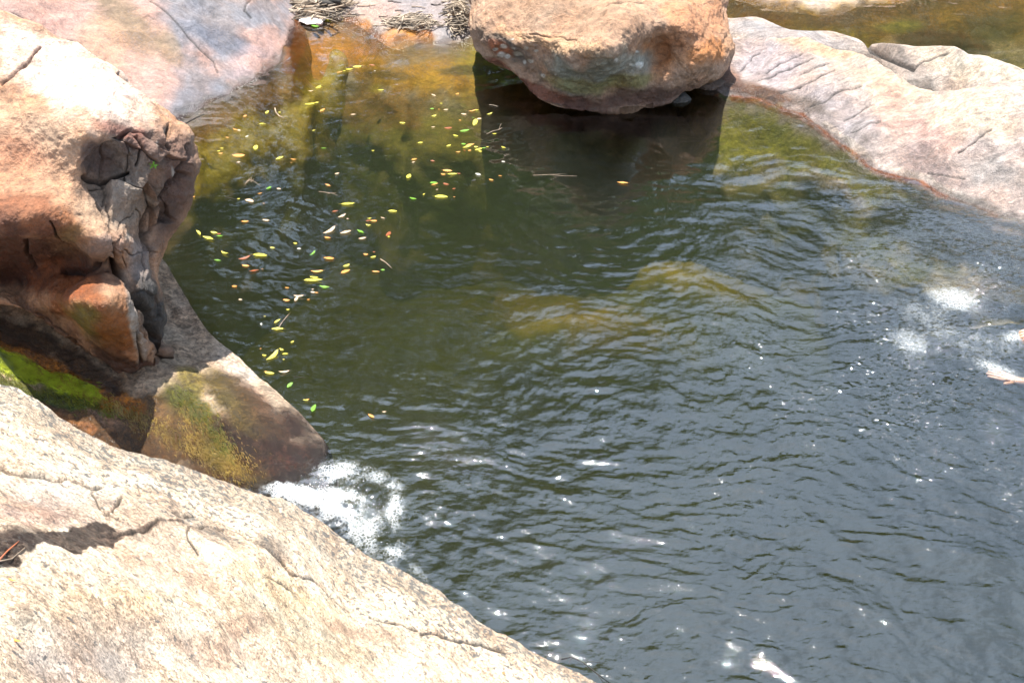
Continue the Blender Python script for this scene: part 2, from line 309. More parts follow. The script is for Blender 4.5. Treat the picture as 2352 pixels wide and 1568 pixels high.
# pink-grey slab, top left
slab('rock_slab', M_pink, [
    (398, 278, 0), (450, 256, 0), (520, 216, 0), (600, 176, 0), (650, 142, 0), (668, 100, 0), (678, 50, .02), (680, 0, .06),
    (430, 320, -.25), (540, 260, -.28), (640, 210, -.3), (720, 150, -.25), (740, 60, -.07), (800, 60, -.14), (860, 60, -.25), (700, 150, -.12), (760, 150, -.19), (850, 150, -.33), (690, 250, -.24), (800, 250, -.40), (900, 250, -.55), (680, 380, -.5), (860, -100, -.3), (1060, 0, -.9), (1060, 400, -1.8), (1060, -300, -.6), (1500, 100, -1.3), (1500, 600, -2.3), (1500, -300, -1.), (700, 640, -2.5), (300, 640, -2.),
    (700, 500, -.9), (500, 500, -.9), (300, 420, -.6), (700, 900, -2.6), (300, 900, -2.5), (1400, 900, -2.6), (-300, 900, -1.5), (560, 50, .24), (600, -20, .24), (450, 40, .36), (350, -20, .55), (200, 60, .55), (300, 140, .34),
    (400, 200, .12), (0, 0, .85), (-300, -100, 1.3), (-300, 300, .8), (0, 300, .4), (100, 300, .25), (300, 300, -.02), (500, -200, .6), (200, -200, 1.0), (720, -250, .4), (-300, 420, .6), (0, 420, .1), (-300, 640, .2), (0, 640, -1.)],
    -420, 1500, -300, 900, 2.6, ('pink and grey banded rock slab sloping into the pool, behind the cracked boulder', 'rock slab'), slo=.6, ends=(0, 60),
    base=(.47, .35, .31), items=[
    (470, 60, 75, 190, -38, (.27, .28, .31), .9), (440, 190, 60, 110, 20, (.26, .27, .30), .85), (600, 30, 120, 45, 10, (.28, .29, .32), .85), (520, 90, 120, 24, 20, (.22, .23, .27), .9),
    (300, 60, 45, 130, -38, (.27, .22, .15), .8), (390, 110, 22, 60, -30, (.32, .25, .17), .6), (230, 100, 80, 60, 30, (.52, .38, .28), .6),
    (130, 40, 60, 40, 0, (.5, .36, .33), .6), (570, 130, 60, 40, -30, (.52, .40, .38), .6),
    ('line', [(360, 290), (450, 268), (520, 228), (600, 186), (650, 152), (672, 100), (684, 50)], 15, (.13, .075, .06), .92, 1., .7),
    ('line', [(420, 330), (540, 275), (650, 210), (730, 120), (780, 60)], 50, (.34, .21, .04), .95, .8), ('line', [(420, 420), (560, 370), (700, 300), (820, 200), (900, 100)], 85, (.44, .36, .05), .95, .8), ('line', [(500, 540), (800, 420), (1000, 300)], 80, (.2, .2, .06), .9, .8),
    ('line', [(690, 50), (690, 100), (665, 150)], 18, (.42, .19, .05), .9, .9), ('line', [(700, 470), (800, 340)], 24, (.16, .14, .05), .6)],
    cracks=[(c1([(1000, 0), (1120, 80), (1190, 160), (1260, 240), (1340, 320), (1430, 400), (1460, 480)]), 1.6, .012), (c1([(60, 60), (300, 190), (560, 330)]), 2, .01), (c1([(1680, 0), (1640, 70), (1690, 120)]), 1.8, .012)],
    noise=((1.2, .05), (5, .012)))
# far bank behind the driftwood
slab('rock_slab', M_pink, [
    (672, 60, -.04), (690, 50, 0), (790, 48, 0), (820, 58, 0), (845, 74, 0), (870, 95, 0), (890, 108, 0), (920, 113, 0), (950, 101, 0), (1000, 98, 0), (1045, 98, 0), (1078, 86, 0), (1130, 92, 0), (1200, 105, 0), (1280, 125, 0),
    (700, 120, -.16), (800, 120, -.16), (860, 150, -.22), (930, 160, -.3), (1050, 150, -.3), (1150, 170, -.3), (1280, 200, -.35), (820, 30, .04), (900, 50, .06), (930, 92, .03), (1040, 70, .06), (960, 60, .05), (740, 30, .02),
    (740, 0, .05), (900, 0, .14), (1020, 0, .17), (1150, 0, .16), (1300, 60, .08), (1500, 200, -.4), (900, -150, .3), (1200, -200, .3), (650, -100, .1), (1500, -150, .2), (900, 640, -2.5), (1300, 640, -2.6), (640, 145, -.05), (600, 185, -.09), (560, 215, -.14), (480, 260, -.25), (600, 0, -.12), (540, 0, -.2), (480, 0, -.3), (600, 640, -1.6), (600, 900, -2.6), (1200, 900, -2.6), (900, 330, -1.2), (1300, 330, -1.6), (1600, 0, .0)],
    480, 1600, -330, 900, 2.6, ('grey rock shelf strewn with twigs, between the pink slab and the hanging boulder', 'rock slab'), ends=(80, 120), slo=.5,
    base=(.44, .38, .35), items=[(980, 20, 120, 50, 0, (.34, .34, .37), .7), (870, 30, 50, 30, 0, (.5, .38, .33), .5), (1030, 75, 50, 24, 0, (.36, .35, .36), .8, .8),
    ('line', [(800, 50), (840, 66), (880, 92), (930, 92), (980, 84)], 17, (.30, .15, .07), .9, .9), (930, 104, 30, 10, 0, (.26, .24, .2), .7, 1.),
    (780, 120, 200, 70, 0, (.56, .30, .03), .95), (1010, 170, 240, 60, 0, (.52, .34, .04), .95), (1100, 130, 60, 40, 0, (.50, .40, .04), .8), (1000, 320, 400, 80, 0, (.30, .26, .05), .9), (830, 250, 180, 50, 0, (.34, .20, .04), .8), (1000, 460, 500, 70, 0, (.2, .2, .06), .9), (900, 175, 60, 12, 10, (.14, .10, .04), .6), (1060, 165, 70, 10, 0, (.12, .10, .04), .7), (760, 210, 70, 14, -10, (.2, .13, .04), .6), (860, 205, 14, 12, 0, (.5, .42, .10), .7)],
    noise=((1.5, .03), (7, .012)))
# right-hand ridge, front
RW = [(1640, 205), (1684, 226), (1740, 233), (1793, 252), (1839, 266), (1882, 299), (1905, 318), (1951, 351), (2003, 391), (2069, 412), (2116, 422), (2149, 444), (2218, 473), (2287, 496), (2360, 512), (2500, 560), (2800, 680)]
slab('rock_ridge', M_ridge, [(x, y, 0) for x, y in RW] + [(x - 40, y + 45, -.35) for x, y in RW[2::2]] + [(x - 130, y + 110, -1.2) for x, y in RW[4::3]] + [
    (1660, 260, -.18), (1560, 280, -.5), (1620, 340, -.6), (1650, 170, .03), (1720, 190, .04), (1720, 110, .11), (1800, 95, .17), (1900, 105, .22), (2000, 135, .26), (2090, 190, .24), (2200, 210, .32), (2350, 200, .40),
    (1800, 170, .10), (1900, 200, .14), (1950, 260, .09), (2050, 260, .18), (2100, 330, .12), (2200, 300, .24), (2300, 380, .16), (2350, 300, .30), (2500, 300, .36), (2500, 450, .16), (2800, 500, .3), (2800, 250, .6), (1600, 100, .1), (1500, 60, .1), (1400, 150, -.4), (1300, 300, -1.2), (1200, 100, -1.), (1200, 760, -2.4), (2200, 760, -1.6), (1500, 760, -2), (2800, 760, -.5)],
    1200, 2760, [(1200, 0, .2), (1440, 30, .2), (1560, 60, .2), (1680, 92, .25), (1800, 88, .33), (1900, 102, .4), (2000, 132, .46), (2060, 165, .45), (2110, 196, .42), (2200, 200, .4), (2352, 190, .45), (2500, 185, .5), (2800, 170, .6)], 760, 2.4, ('long pale granite ridge with diagonal cracks and an orange waterline, right of the hanging boulder', 'rock ridge'), ends=(160, 0), smax=.55, slo=.9,
    base=(.46, .40, .37), items=[
    (1780, 150, 110, 60, 20, (.40, .36, .37), .8), (1930, 260, 110, 50, 35, (.34, .32, .33), .8), (1900, 110, 120, 22, 10, (.55, .44, .30), .7), (2050, 200, 140, 60, 20, (.56, .46, .36), .7),
    (2120, 280, 110, 60, 30, (.50, .36, .32), .7), (2250, 260, 140, 70, 10, (.58, .52, .44), .8), (2290, 400, 90, 40, 15, (.36, .35, .34), .7, .5), (2130, 380, 90, 40, 35, (.30, .25, .24), .8, .6),
    (2000, 330, 60, 30, 40, (.33, .29, .27), .7, .4), (1750, 212, 100, 18, 12, (.16, .09, .05), .9, .9), (1860, 240, 60, 16, 25, (.20, .17, .15), .8, .7), (1680, 180, 40, 24, 40, (.22, .12, .08), .8, .6),
    ('line', RW[1:14], 9, (.40, .17, .07), .95, .5, .6), ('line', [(x + 14, y - 14) for x, y in RW[5:13]], 8, (.52, .46, .40), .6, .4, 1.0), ('line', [(x - 6, y + 14) for x, y in RW[8:16]], 11, (.14, .12, .05), .8, .9, .5),
    (2250, 470, 130, 18, 24, (.42, .40, .38), .7, 1.), (1700, 320, 170, 80, 10, (.36, .34, .06), .95), ('line', [(1700, 290), (1800, 320), (1900, 370), (2000, 430), (2100, 480)], 40, (.30, .29, .05), .9), (1900, 520, 300, 60, 20, (.2, .2, .06), .9), ('line', [(2060, 480), (2200, 540), (2352, 600), (2750, 760)], 60, (.05, .05, .025), .97)],  # last line paints the submerged wall dark, for the dimness of deep water
    cracks=[(c6(q), 1.5, .013) for q in [[(410, 560), (540, 510), (640, 460), (780, 400)], [(450, 505), (570, 445), (660, 395), (700, 380)], [(690, 600), (850, 530), (930, 500)],
    [(780, 750), (900, 680), (990, 640), (1120, 620)], [(1000, 840), (1130, 770), (1210, 730)], [(1050, 930), (1180, 870), (1260, 840)], [(280, 500), (330, 450), (360, 400), (410, 370)],
    [(1590, 1205), (1720, 1225), (1850, 1245)], [(1800, 1080), (1900, 1010), (2030, 935)], [(700, 520), (800, 470), (900, 450)], [(560, 640), (700, 590), (800, 560)]]],
    noise=((1.5, .05), (6, .014)))
# rear of the ridge
BW = [(1560, 30), (1640, 38), (1684, 42), (1740, 38), (1766, 47), (1806, 64), (1845, 69), (1905, 72), (1944, 82), (1971, 90), (1992, 102), (2030, 99), (2076, 103), (2135, 107), (2188, 110), (2224, 125), (2257, 130), (2294, 143), (2352, 160), (2500, 200), (2760, 290)]
slab('rock_hump', M_ridge, [(x, y, .22 if x > 1990 else .12) for x, y in BW[2::2]] + [(1700, 80, .1), (1850, 90, .12), (1960, 105, .12), (1985, 118, .06), (2010, 130, .06), (2080, 130, .2), (2200, 150, .26), (2300, 190, .26), (2352, 230, .2),
    (2100, 170, .1), (2180, 190, .1), (1800, 150, .0), (2300, 300, .0), (2700, 330, 0), (1700, 250, -.3), (2000, 250, -.2)],
    1500, 2700, BW, 330, 2.6, ('low pale rock hump beside the shallow back pool, behind the cracked ridge', 'rock'), ends=(60, 0), smax=.6, skirtlen=1.0, base=(.47, .42, .38), items=[(1800, 80, 150, 30, 10, (.36, .35, .36), .8), (2060, 125, 60, 22, 40, (.30, .27, .25), .7), (2250, 160, 160, 40, 15, (.60, .56, .48), .7)],
    cracks=[(c6([(1490, 480), (1560, 430), (1730, 375)]), 1.8, .015), (c6([(1165, 300), (1190, 350), (1300, 400), (1480, 480)]), 5, .03)], noise=((1.7, .025), (7, .008)))
# rock on the far side of the back pool
TW = [(1640, -20), (1700, 2), (1766, 20), (1806, 29), (1878, 39), (1938, 31), (1971, 19), (2069, 8), (2100, 0), (2200, -20), (2400, -30)]
slab('rock_slab', M_ridge, [(x, y, 0) for x, y in TW] + [(x, y + 30, -.2) for x, y in TW[1::2]] + [(1700, -60, .08), (1850, -20, .06), (1950, -40, .1), (2100, -80, .12), (2400, -120, .15), (1500, -80, .05), (1600, -200, .2), (2000, -220, .3), (2500, -250, .3), (1900, 150, -.8), (2300, 150, -.9), (1500, 60, -.4), (2600, 100, -.8)],
    1500, 2600, -340, 150, 3.2, ('pale flat rock tongue reaching into the back pool at the top edge', 'rock slab'), smax=.4, slo=.7, ends=(60, 0), base=(.55, .47, .41), items=[('line', [(1640, 30), (1760, 50), (1880, 75), (1980, 55), (2100, 40), (2350, 30), (2600, 20)], 60, (.34, .22, .03), .97, .8, .3), (1950, 90, 110, 26, 5, (.40, .34, .04), .7), (2150, 90, 140, 30, 5, (.18, .08, .03), .85), (2060, 60, 60, 14, 0, (.3, .3, .05), .7), (2300, 60, 80, 40, 0, (.2, .15, .05), .8), (1760, 40, 60, 10, 5, (.36, .2, .04), .7)], noise=((1.5, .02), (6, .01)))

# algae-covered spur under the cracked boulder
slab('rock_spur', M_spur, [
    (366, 588, 0.120), (400, 640, 0.120), (430, 700, 0.120), (480, 760, 0.120), (560, 830, 0.110), (640, 905, 0.100), (700, 960, 0.070), (750, 1020, 0.020), (765, 1060, -0.060), (725, 1095, -0.030), (690, 1122, -0.030), (640, 1140, -0.020),
    (300, 640, 0.220), (330, 760, 0.154), (420, 800, 0.140), (385, 840, 0.210), (450, 880, 0.189), (530, 960, 0.190), (600, 1010, 0.140), (680, 1050, 0.070), (500, 1030, 0.150), (560, 1080, 0.080), (640, 1100, 0.030),
    (300, 880, 0.231), (200, 880, 0.252), (300, 960, 0.196), (400, 960, 0.175), (400, 1040, 0.098), (300, 1020, 0.140), (150, 930, 0.245), (60, 860, 0.301), (0, 790, 0.394), (0, 700, 0.410), (0, 880, 0.353), (100, 760, 0.322),
    (-200, 700, 0.800), (-200, 900, 0.650), (-400, 800, 0.900), (200, 1100, 0.100), (450, 1150, 0.000), (0, 1000, 0.287), (600, 1250, -0.500), (800, 1250, -0.900), (850, 1100, -0.700), (0, 1250, 0.000), (100, 600, 0.600), (200, 560, 0.400), (-200, 500, 0.800)],
    -420, 800, [(-420, 450), (0, 460), (250, 480), (330, 530), (368, 588), (402, 640), (440, 705), (485, 765), (560, 828), (640, 903), (700, 962), (752, 1022), (775, 1080), (800, 1140)], 1270, 1.9, ('wet rock spur covered in brown and green algae, below the cracked boulder', 'rock'), smax=.75, skirtlen=1.0,
base=(.40, .32, .24), items=[
    (480, 740, 150, 110, 50, (.50, .41, .32), .9, .05), (560, 830, 60, 40, 45, (.62, .55, .48), .8, .1), (430, 700, 30, 40, 60, (.44, .36, .29), .6),
    ('line', [(60, 980), (250, 950), (400, 1000), (560, 1090), (700, 1110)], 100, (.115, .066, .026), .98, .9, .5),
    (640, 1020, 170, 80, 48, (.05, .024, .014), 1., .95), (600, 930, 60, 24, 48, (.2, .12, .08), .7, .9), (540, 930, 110, 34, 45, (.13, .10, .03), .9, .8), (690, 1070, 60, 50, 30, (.11, .05, .03), .9, .95),
    (440, 880, 40, 22, 45, (.24, .20, .04), .75, .8), (430, 930, 70, 40, 40, (.09, .10, .02), .85, .8), (500, 1040, 75, 40, 45, (.16, .13, .02), .85, .7), (540, 1080, 60, 26, 30, (.26, .17, .04), .85, .6), (600, 1110, 60, 24, 20, (.07, .05, .01), .8, .7),
    (340, 960, 110, 40, 20, (.18, .12, .06), .75, .85), (250, 960, 60, 22, 30, (.30, .20, .14), .7, .95),
    ('line', [(-60, 770), (120, 840), (220, 900), (300, 930)], 30, (.36, .16, .015), .92, .85, .6), ('line', [(-80, 800), (20, 830), (110, 865), (210, 905)], 22, (.36, .44, .01), .95, .5, .9), ('line', [(0, 880), (90, 905), (190, 930)], 16, (.08, .12, .01), .8, .8, .9),
    ('line', [(40, 930), (130, 955), (210, 980)], 14, (.30, .15, .06), .8, .8, .9), ('line', [(-20, 740), (120, 790), (260, 880)], 26, (.07, .035, .012), .9, .8, .6), (690, 1045, 110, 75, 48, (.045, .024, .015), .9, .95), (610, 960, 90, 30, 48, (.10, .065, .035), .7, .9)],  # includes a dark strip along the boulder's foot, its shadow painted in
    noise=((2, .03), (8, .014), (22, .005)), waterwet=True,
    ridges=lambda P: .006 * np.sin(60 * (P[..., 0] * .9 + P[..., 1] * .45 + .08 * fbm(P, 3, 3))) * ss(-.2, .3, fbm(P, 2, 2, off=9.)))

# foreground slab
FE = [(-300, 760, 1.62), (0, 868, 1.5), (70, 903, 1.45), (150, 953, 1.38), (240, 1008, 1.3), (330, 1040, 1.22), (440, 1075, 1.1), (560, 1110, .97), (650, 1140, .86), (740, 1195, .74), (830, 1262, .62), (950, 1320, .5), (1000, 1345, .45), (1060, 1390, .4), (1120, 1440, .34), (1200, 1485, .27), (1290, 1530, .2), (1375, 1568, .12), (1500, 1640, .0), (1600, 1720, -.1)]
slab('rock_slab', M_gran, FE[1:-1] + [(0, 1568, 2.25), (300, 1568, 1.9), (600, 1568, 1.45), (900, 1568, .9), (1150, 1568, .5), (0, 1200, 1.95), (300, 1200, 1.6), (600, 1250, 1.2), (500, 1400, 1.5), (800, 1400, .9), (1000, 1450, .62), (200, 1400, 1.95), (-400, 1568, 2.6), (-300, 1000, 1.9), (0, 1900, 2.5), (500, 1900, 2.0), (1000, 1900, 1.2), (1400, 1900, .4), (1450, 1700, .1), (-300, 780, 1.66), (1600, 1720, -.1), (1640, 2000, 0)],
    -420, 1640, FE, 2000, 2.1, ('sunlit speckled granite slab with dark damp crack, filling the lower left corner', 'rock slab'), smax=2., skirtlen=1.3, base=(.84, .72, .575), lich=([(-100, 860), (0, 880), (240, 1030), (440, 1110), (650, 1180), (830, 1290), (1000, 1375), (1250, 1520), (1400, 1600)], 130), items=[
    ('line', [(0, 900), (240, 1030), (440, 1095), (650, 1165), (830, 1290), (1000, 1370), (1200, 1500), (1400, 1600)], 40, (.36, .31, .25), .5, 0, .9),
    (120, 1120, 170, 60, 15, (.74, .70, .63), .7), (400, 1290, 150, 50, 15, (.66, .48, .37), .6), (250, 1400, 200, 45, -8, (.80, .64, .44), .6), (150, 1530, 160, 50, 5, (.55, .47, .42), .6), (640, 1350, 180, 40, 25, (.86, .70, .46), .6), (60, 1180, 120, 26, 5, (.60, .42, .34), .7), (860, 1500, 200, 40, 25, (.88, .80, .68), .6), (500, 1500, 120, 40, 10, (.62, .45, .35), .55), (100, 1160, 160, 40, 5, (.48, .36, .30), .7), (360, 1180, 130, 60, 15, (.46, .36, .29), .5), (500, 1210, 80, 26, 25, (.24, .21, .18), .7), (620, 1240, 70, 22, 40, (.20, .18, .16), .7),
    (700, 1450, 220, 60, 20, (.62, .52, .38), .7), (560, 1440, 70, 30, -20, (.50, .36, .28), .6), (950, 1480, 120, 40, 30, (.66, .58, .46), .6), (200, 1480, 200, 80, 0, (.50, .43, .38), .6), (820, 1430, 90, 16, 10, (.50, .34, .25), .6), (60, 1430, 40, 30, 0, (.3, .27, .23), .6),
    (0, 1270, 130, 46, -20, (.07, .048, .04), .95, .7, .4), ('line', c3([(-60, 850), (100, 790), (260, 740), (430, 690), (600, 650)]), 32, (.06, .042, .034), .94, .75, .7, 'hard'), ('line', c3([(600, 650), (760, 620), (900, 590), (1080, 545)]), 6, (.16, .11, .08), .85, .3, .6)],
    cracks=[(c3(p), wd, dp) for p, wd, dp in [
    ([(-100, 235), (0, 240), (60, 268), (120, 280), (200, 275), (260, 290), (330, 320), (420, 312), (500, 345), (560, 358), (630, 357)], 3.6, .03),
    ([(550, 390), (580, 430), (600, 480), (650, 520), (720, 545)], 2, .014), ([(640, 520), (700, 460), (740, 440)], 3, .014), ([(600, 640), (750, 625), (850, 605), (950, 575), (1080, 540)], 2, .014),
    ([(1050, 485), (1110, 505), (1175, 507)], 3.2, .028), ([(1110, 545), (1170, 572), (1260, 578), (1340, 580)], 2.2, .016), ([(1450, 610), (1510, 650), (1560, 680), (1620, 720), (1700, 780), (1740, 840), (1780, 890)], 2.8, .025),
    ([(1780, 890), (1900, 930), (2000, 990), (2120, 1080)], 1.8, .012), ([(1150, 580), (1140, 690), (1200, 770)], 2, .012), ([(1600, 900), (1720, 960), (1800, 1010)], 2, .012)]] +
    [(c8([(870, 1285), (950, 1295), (1030, 1330), (1110, 1350), (1180, 1365), (1300, 1420)]), 2.4, .02), (c8([(600, 1200), (700, 1235), (850, 1270)]), 2, .012), (c8([(160, 930), (200, 990), (330, 1040)]), 1.8, .01)],
    noise=((1.3, .045), (5, .018), (18, .006), (50, .002)), waterwet=True)

# riverbed
def bed(ctrl, base, items):
    PX, PY = np.meshgrid(np.arange(-900, 3300, 8.), np.arange(-700, 1900, 8.)); P = at(PX, PY, -.6)
    num = 0; den = 0
    for a, b, c_ in ctrl:
        q = at(a, b, c_); w_ = 1 / ((P[..., 0] - q[0]) ** 2 + (P[..., 1] - q[1]) ** 2 + .10) ** 2.2; num = num + w_ * c_; den = den + w_
    zb = num / den
    for a, b, c_, sx_, sy_ in [(1640, 600, -.72, .9, .45), (1330, 735, -.78, .9, .35), (1800, 660, -1., .7, .4)]:
        q = at(a, b, c_); e_ = np.exp(-((P[..., 0] - q[0]) / sx_) ** 2 - ((P[..., 1] - q[1]) / sy_) ** 2); zb = zb * (1 - e_) + c_ * e_
    P[..., 2] = np.minimum(zb, -.03); P[..., 2] += (.10 * fbm(P, .9, 4) + .05 * fbm(P, 3, 4) + .015 * fbm(P, 9, 3)) * ss(0, .5, -P[..., 2]); P[..., 2] = np.minimum(P[..., 2], -.02)
    px, py = project(P); c = paint(base, px, py, P, items, ex=1.)
    tag(mesh_obj('riverbed', P, grid_faces(*PX.shape)[:, ::-1], M_bed, c), kind='structure')
bed([(1700, 420, -1.1), (700, 550, -1.2), (500, 550, -1.2), (1000, 600, -1.4), (1900, 640, -1.2), (1600, 760, -1.2), (1300, 860, -1.4), (1100, 720, -1.1), (1450, 560, -1.2), (1800, 560, -1.3), (1100, 900, -1.5), (700, 800, -1.4), (2000, 600, -1.6), (1500, 1000, -1.7), (2200, 900, -1.8), (2000, 1300, -1.9), (1200, 1300, -1.7), (900, 1100, -1.4), (2300, 1500, -1.9), (1900, 60, -0.3), (2100, 40, -0.35), (2300, 60, -0.45), (2300, 120, -0.4), (2000, 80, -0.3), (2600, 0, -0.5), (2200, -100, -0.3), (2500, 250, -0.6), (0, 400, -0.8), (0, 1000, -1), (-500, 1500, -1), (-500, -200, -0.5), (3000, 500, -1.5), (3000, 1500, -1.9), (1300, -300, -0.2), (3000, -300, -0.4), (700, 500, -1.2), (900, 450, -1.2), (1100, 450, -1.4), (1000, 300, -1.1), (800, 300, -1.0), (1700, 500, -1.2), (1800, 450, -1.0), (700, 100, -0.6), (1000, 100, -0.7), (1300, 200, -1.2), (1600, 200, -1.0), (1760, 30, -0.25), (1850, 60, -0.28), (1700, 20, -0.25)], (.10, .105, .045), [(820, 120, 230, 70, 5, (.36, .17, .03), .95), (620, 230, 160, 60, -25, (.27, .18, .03), .9), (1000, 210, 220, 50, 5, (.30, .20, .03), .85), (1090, 140, 60, 40, 0, (.34, .30, .03), .8), (760, 70, 80, 30, 0, (.30, .12, .03), .8),
    (850, 330, 260, 70, 10, (.22, .17, .04), .8), (700, 430, 260, 70, 5, (.16, .15, .04), .7), (1740, 330, 180, 90, 20, (.24, .24, .04), .9), (1620, 620, 220, 70, 8, (.30, .23, .03), .95), (1320, 740, 240, 65, 12, (.30, .22, .03), .9),
    (1850, 50, 140, 30, 15, (.34, .20, .03), .9), (1990, 70, 60, 30, 20, (.36, .32, .03), .9), (2180, 60, 160, 50, 5, (.24, .12, .04), .85), (2300, 110, 90, 30, 0, (.18, .15, .04), .8)])

# ------------------------------------------------------------------ free-standing boulders
def boulder(name, mat, outline, center, ymid, front, backth, mat_cols, cracks=(), facets=None, nth=1100, nr=260, p=3.2, noise=((2, .05), (7, .02), (22, .006)), base=(.4, .3, .2), label=None, wet0=0.):
    pts = resample(outline, 12, closed=True); cx, cy = center
    th = np.arctan2(pts[:, 1] - cy, pts[:, 0] - cx); rr = np.hypot(pts[:, 0] - cx, pts[:, 1] - cy)
    o_ = np.argsort(th); th = th[o_]; rr = rr[o_]
    TH = np.linspace(-math.pi, math.pi, nth, endpoint=False)
    RR = np.interp(TH, np.r_[th - 2 * math.pi, th, th + 2 * math.pi], np.r_[rr, rr, rr])
    ff = rbf([(a / 400., b / 400.) for a, b, _ in front], [c for _, _, c in front], 1e-3)
    tf = 1 - (1 - np.linspace(0, 1, nr)) ** 1.6; tb = np.linspace(1, 0, 60)[1:] ** .7
    def shell(t, frontside):
        T, A = np.meshgrid(t, TH, indexing='ij'); r = T * RR[None, :]
        px = cx + r * np.cos(A); py = cy + r * np.sin(A)
        E = np.sqrt(np.clip(1 - T ** p, 0, 1)); ym = ymid(px, py)
        if frontside: Y = ym + E * (ff(np.stack([px, py], -1) / 400.) - ym)
        else: Y = ym + E * backth
        return atY(px, py, Y)
    P = np.concatenate([shell(tf, True), shell(tb, False)], 0); n = P.shape[0]
    du = np.gradient(P, axis=0); dv = np.roll(P, -1, 1) - np.roll(P, 1, 1); Nn = np.cross(dv, du); Nn /= np.linalg.norm(Nn, axis=-1)[..., None] + 1e-9
    # fix orientation so that front normals face the camera
    if (Nn[nr // 2, :, 1]).mean() > 0: Nn = -Nn
    px, py = project(P); fr = np.zeros(P.shape[:2]); fr[:nr] = 1
    fadec = ss(0, .06, np.r_[tf, tb])[:, None]
    disp = sum(am * fbm(P, sc, 5) for sc, am in noise) * fadec
    if facets is not None: disp = disp + facets(px, py, P) * fr * (1 - ss(.90, .985, np.r_[tf, tb]))[:, None]
    dark = np.zeros(px.shape)
    for (pts_, wd, dep) in cracks:
        jit = 4 * fbm(P, 10., 3); d, _ = seg_dist(px + jit, py + jit * .6, pts_); m = np.exp(-(d / wd) ** 2) * fr; disp = disp - dep * m; dark = np.maximum(dark, m)
    P0 = P.copy(); P = P + Nn * disp[..., None]
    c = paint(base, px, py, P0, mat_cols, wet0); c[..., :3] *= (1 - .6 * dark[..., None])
    idx = np.arange(n * nth).reshape(n, nth); a = idx[:-1]; b = idx[1:]; a2 = np.roll(a, -1, 1); b2 = np.roll(b, -1, 1)
    F = np.stack([a.ravel(), b.ravel(), b2.ravel(), a2.ravel()], 1)
    SURF.append((label[0], np.broadcast_to(0, (1, 1)), 0, 0)) if 0 else None; BGRID[label[0]] = (px[:nr], py[:nr], P[:nr])
    o = mesh_obj(name, P, F, mat, c); tag(o, *label); return o

BGRID = {}
def on_boulder(key, px, py):
    for k_, (X, Y, P) in BGRID.items():
        if key in k_:
            i = np.argmin((X - px) ** 2 + (Y - py) ** 2); return P.reshape(-1, 3)[i].copy()
# hanging boulder
HO = [(1060, -50), (1062, 0), (1063, 30), (1068, 60), (1078, 85), (1084, 105), (1098, 128), (1115, 145), (1145, 162), (1165, 175), (1190, 197), (1215, 216), (1250, 235), (1290, 247), (1340, 252), (1400, 254), (1460, 249), (1520, 236), (1560, 222), (1600, 201), (1640, 180), (1665, 154), (1678, 120), (1683, 90), (1684, 50), (1686, 0), (1680, -60), (1640, -140), (1540, -200), (1350, -230), (1180, -200), (1090, -130)]
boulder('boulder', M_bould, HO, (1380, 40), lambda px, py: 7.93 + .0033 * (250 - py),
    [(1080, -20, 8.5), (1150, 0, 8.35), (1250, 0, 8.25), (1380, 0, 8.2), (1500, 0, 8.2), (1620, 0, 8.3), (1200, -100, 8.85), (1400, -120, 8.85), (1600, -100, 8.85), (1400, -200, 9.3), (1300, 60, 7.98), (1200, 50, 8.05),
     (1120, 80, 8.05), (1200, 90, 7.92), (1300, 120, 7.72), (1380, 145, 7.60), (1440, 115, 7.70), (1480, 125, 7.98), (1530, 115, 8.05), (1480, 75, 7.92), (1560, 70, 7.92), (1620, 110, 7.85), (1660, 90, 7.98), (1580, 135, 7.88), (1150, 130, 8.02), (1220, 150, 7.92), (1300, 180, 7.82), (1370, 195, 7.80), (1450, 185, 7.82), (1540, 175, 7.85), (1600, 160, 7.85),
     (1300, 225, 7.90), (1400, 232, 7.90), (1500, 215, 7.92), (1220, 195, 7.95), (1600, 185, 7.96), (1400, 210, 7.88), (1300, 200, 7.86)], .28,
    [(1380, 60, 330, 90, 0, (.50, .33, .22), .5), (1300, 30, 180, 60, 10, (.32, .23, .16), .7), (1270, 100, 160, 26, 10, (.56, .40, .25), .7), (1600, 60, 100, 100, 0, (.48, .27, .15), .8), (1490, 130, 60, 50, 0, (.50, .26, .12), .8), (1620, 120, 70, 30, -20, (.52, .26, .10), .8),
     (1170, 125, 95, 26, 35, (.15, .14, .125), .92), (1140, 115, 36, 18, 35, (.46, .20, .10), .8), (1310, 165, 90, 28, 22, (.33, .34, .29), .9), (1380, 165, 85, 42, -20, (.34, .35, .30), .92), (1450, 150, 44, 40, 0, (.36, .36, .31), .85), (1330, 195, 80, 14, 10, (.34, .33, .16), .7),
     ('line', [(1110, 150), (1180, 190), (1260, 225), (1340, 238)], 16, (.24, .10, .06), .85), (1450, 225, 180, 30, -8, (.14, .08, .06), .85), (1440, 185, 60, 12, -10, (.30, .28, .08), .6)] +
    [(x, y, r, r * .8, 0, (.72, .71, .66), .85, None, 1.1) for x, y, r in [(1150, 112, 7), (1143, 134, 8), (1158, 140, 5), (1175, 115, 6), (1182, 135, 9), (1203, 118, 5), (1215, 145, 6), (1195, 152, 5), (1130, 118, 5), (1460, 118, 6), (1462, 148, 8), (1451, 150, 5), (1414, 135, 5), (1245, 176, 5), (1170, 92, 4), (1225, 125, 4)]],
    cracks=[(c5([(650, 230), (780, 245), (900, 270), (1000, 290)]), 1.6, .012), (c5([(1230, 60), (1260, 20), (1400, 10), (1550, 15)]), 2, .015)],
    noise=((1.6, .06), (4.5, .022), (14, .008), (40, .003)), base=(.45, .335, .25), label=('large brown boulder with grey lichen, hanging over its own black shadow in the pool', 'boulder'), nth=1000, nr=230, p=3.)

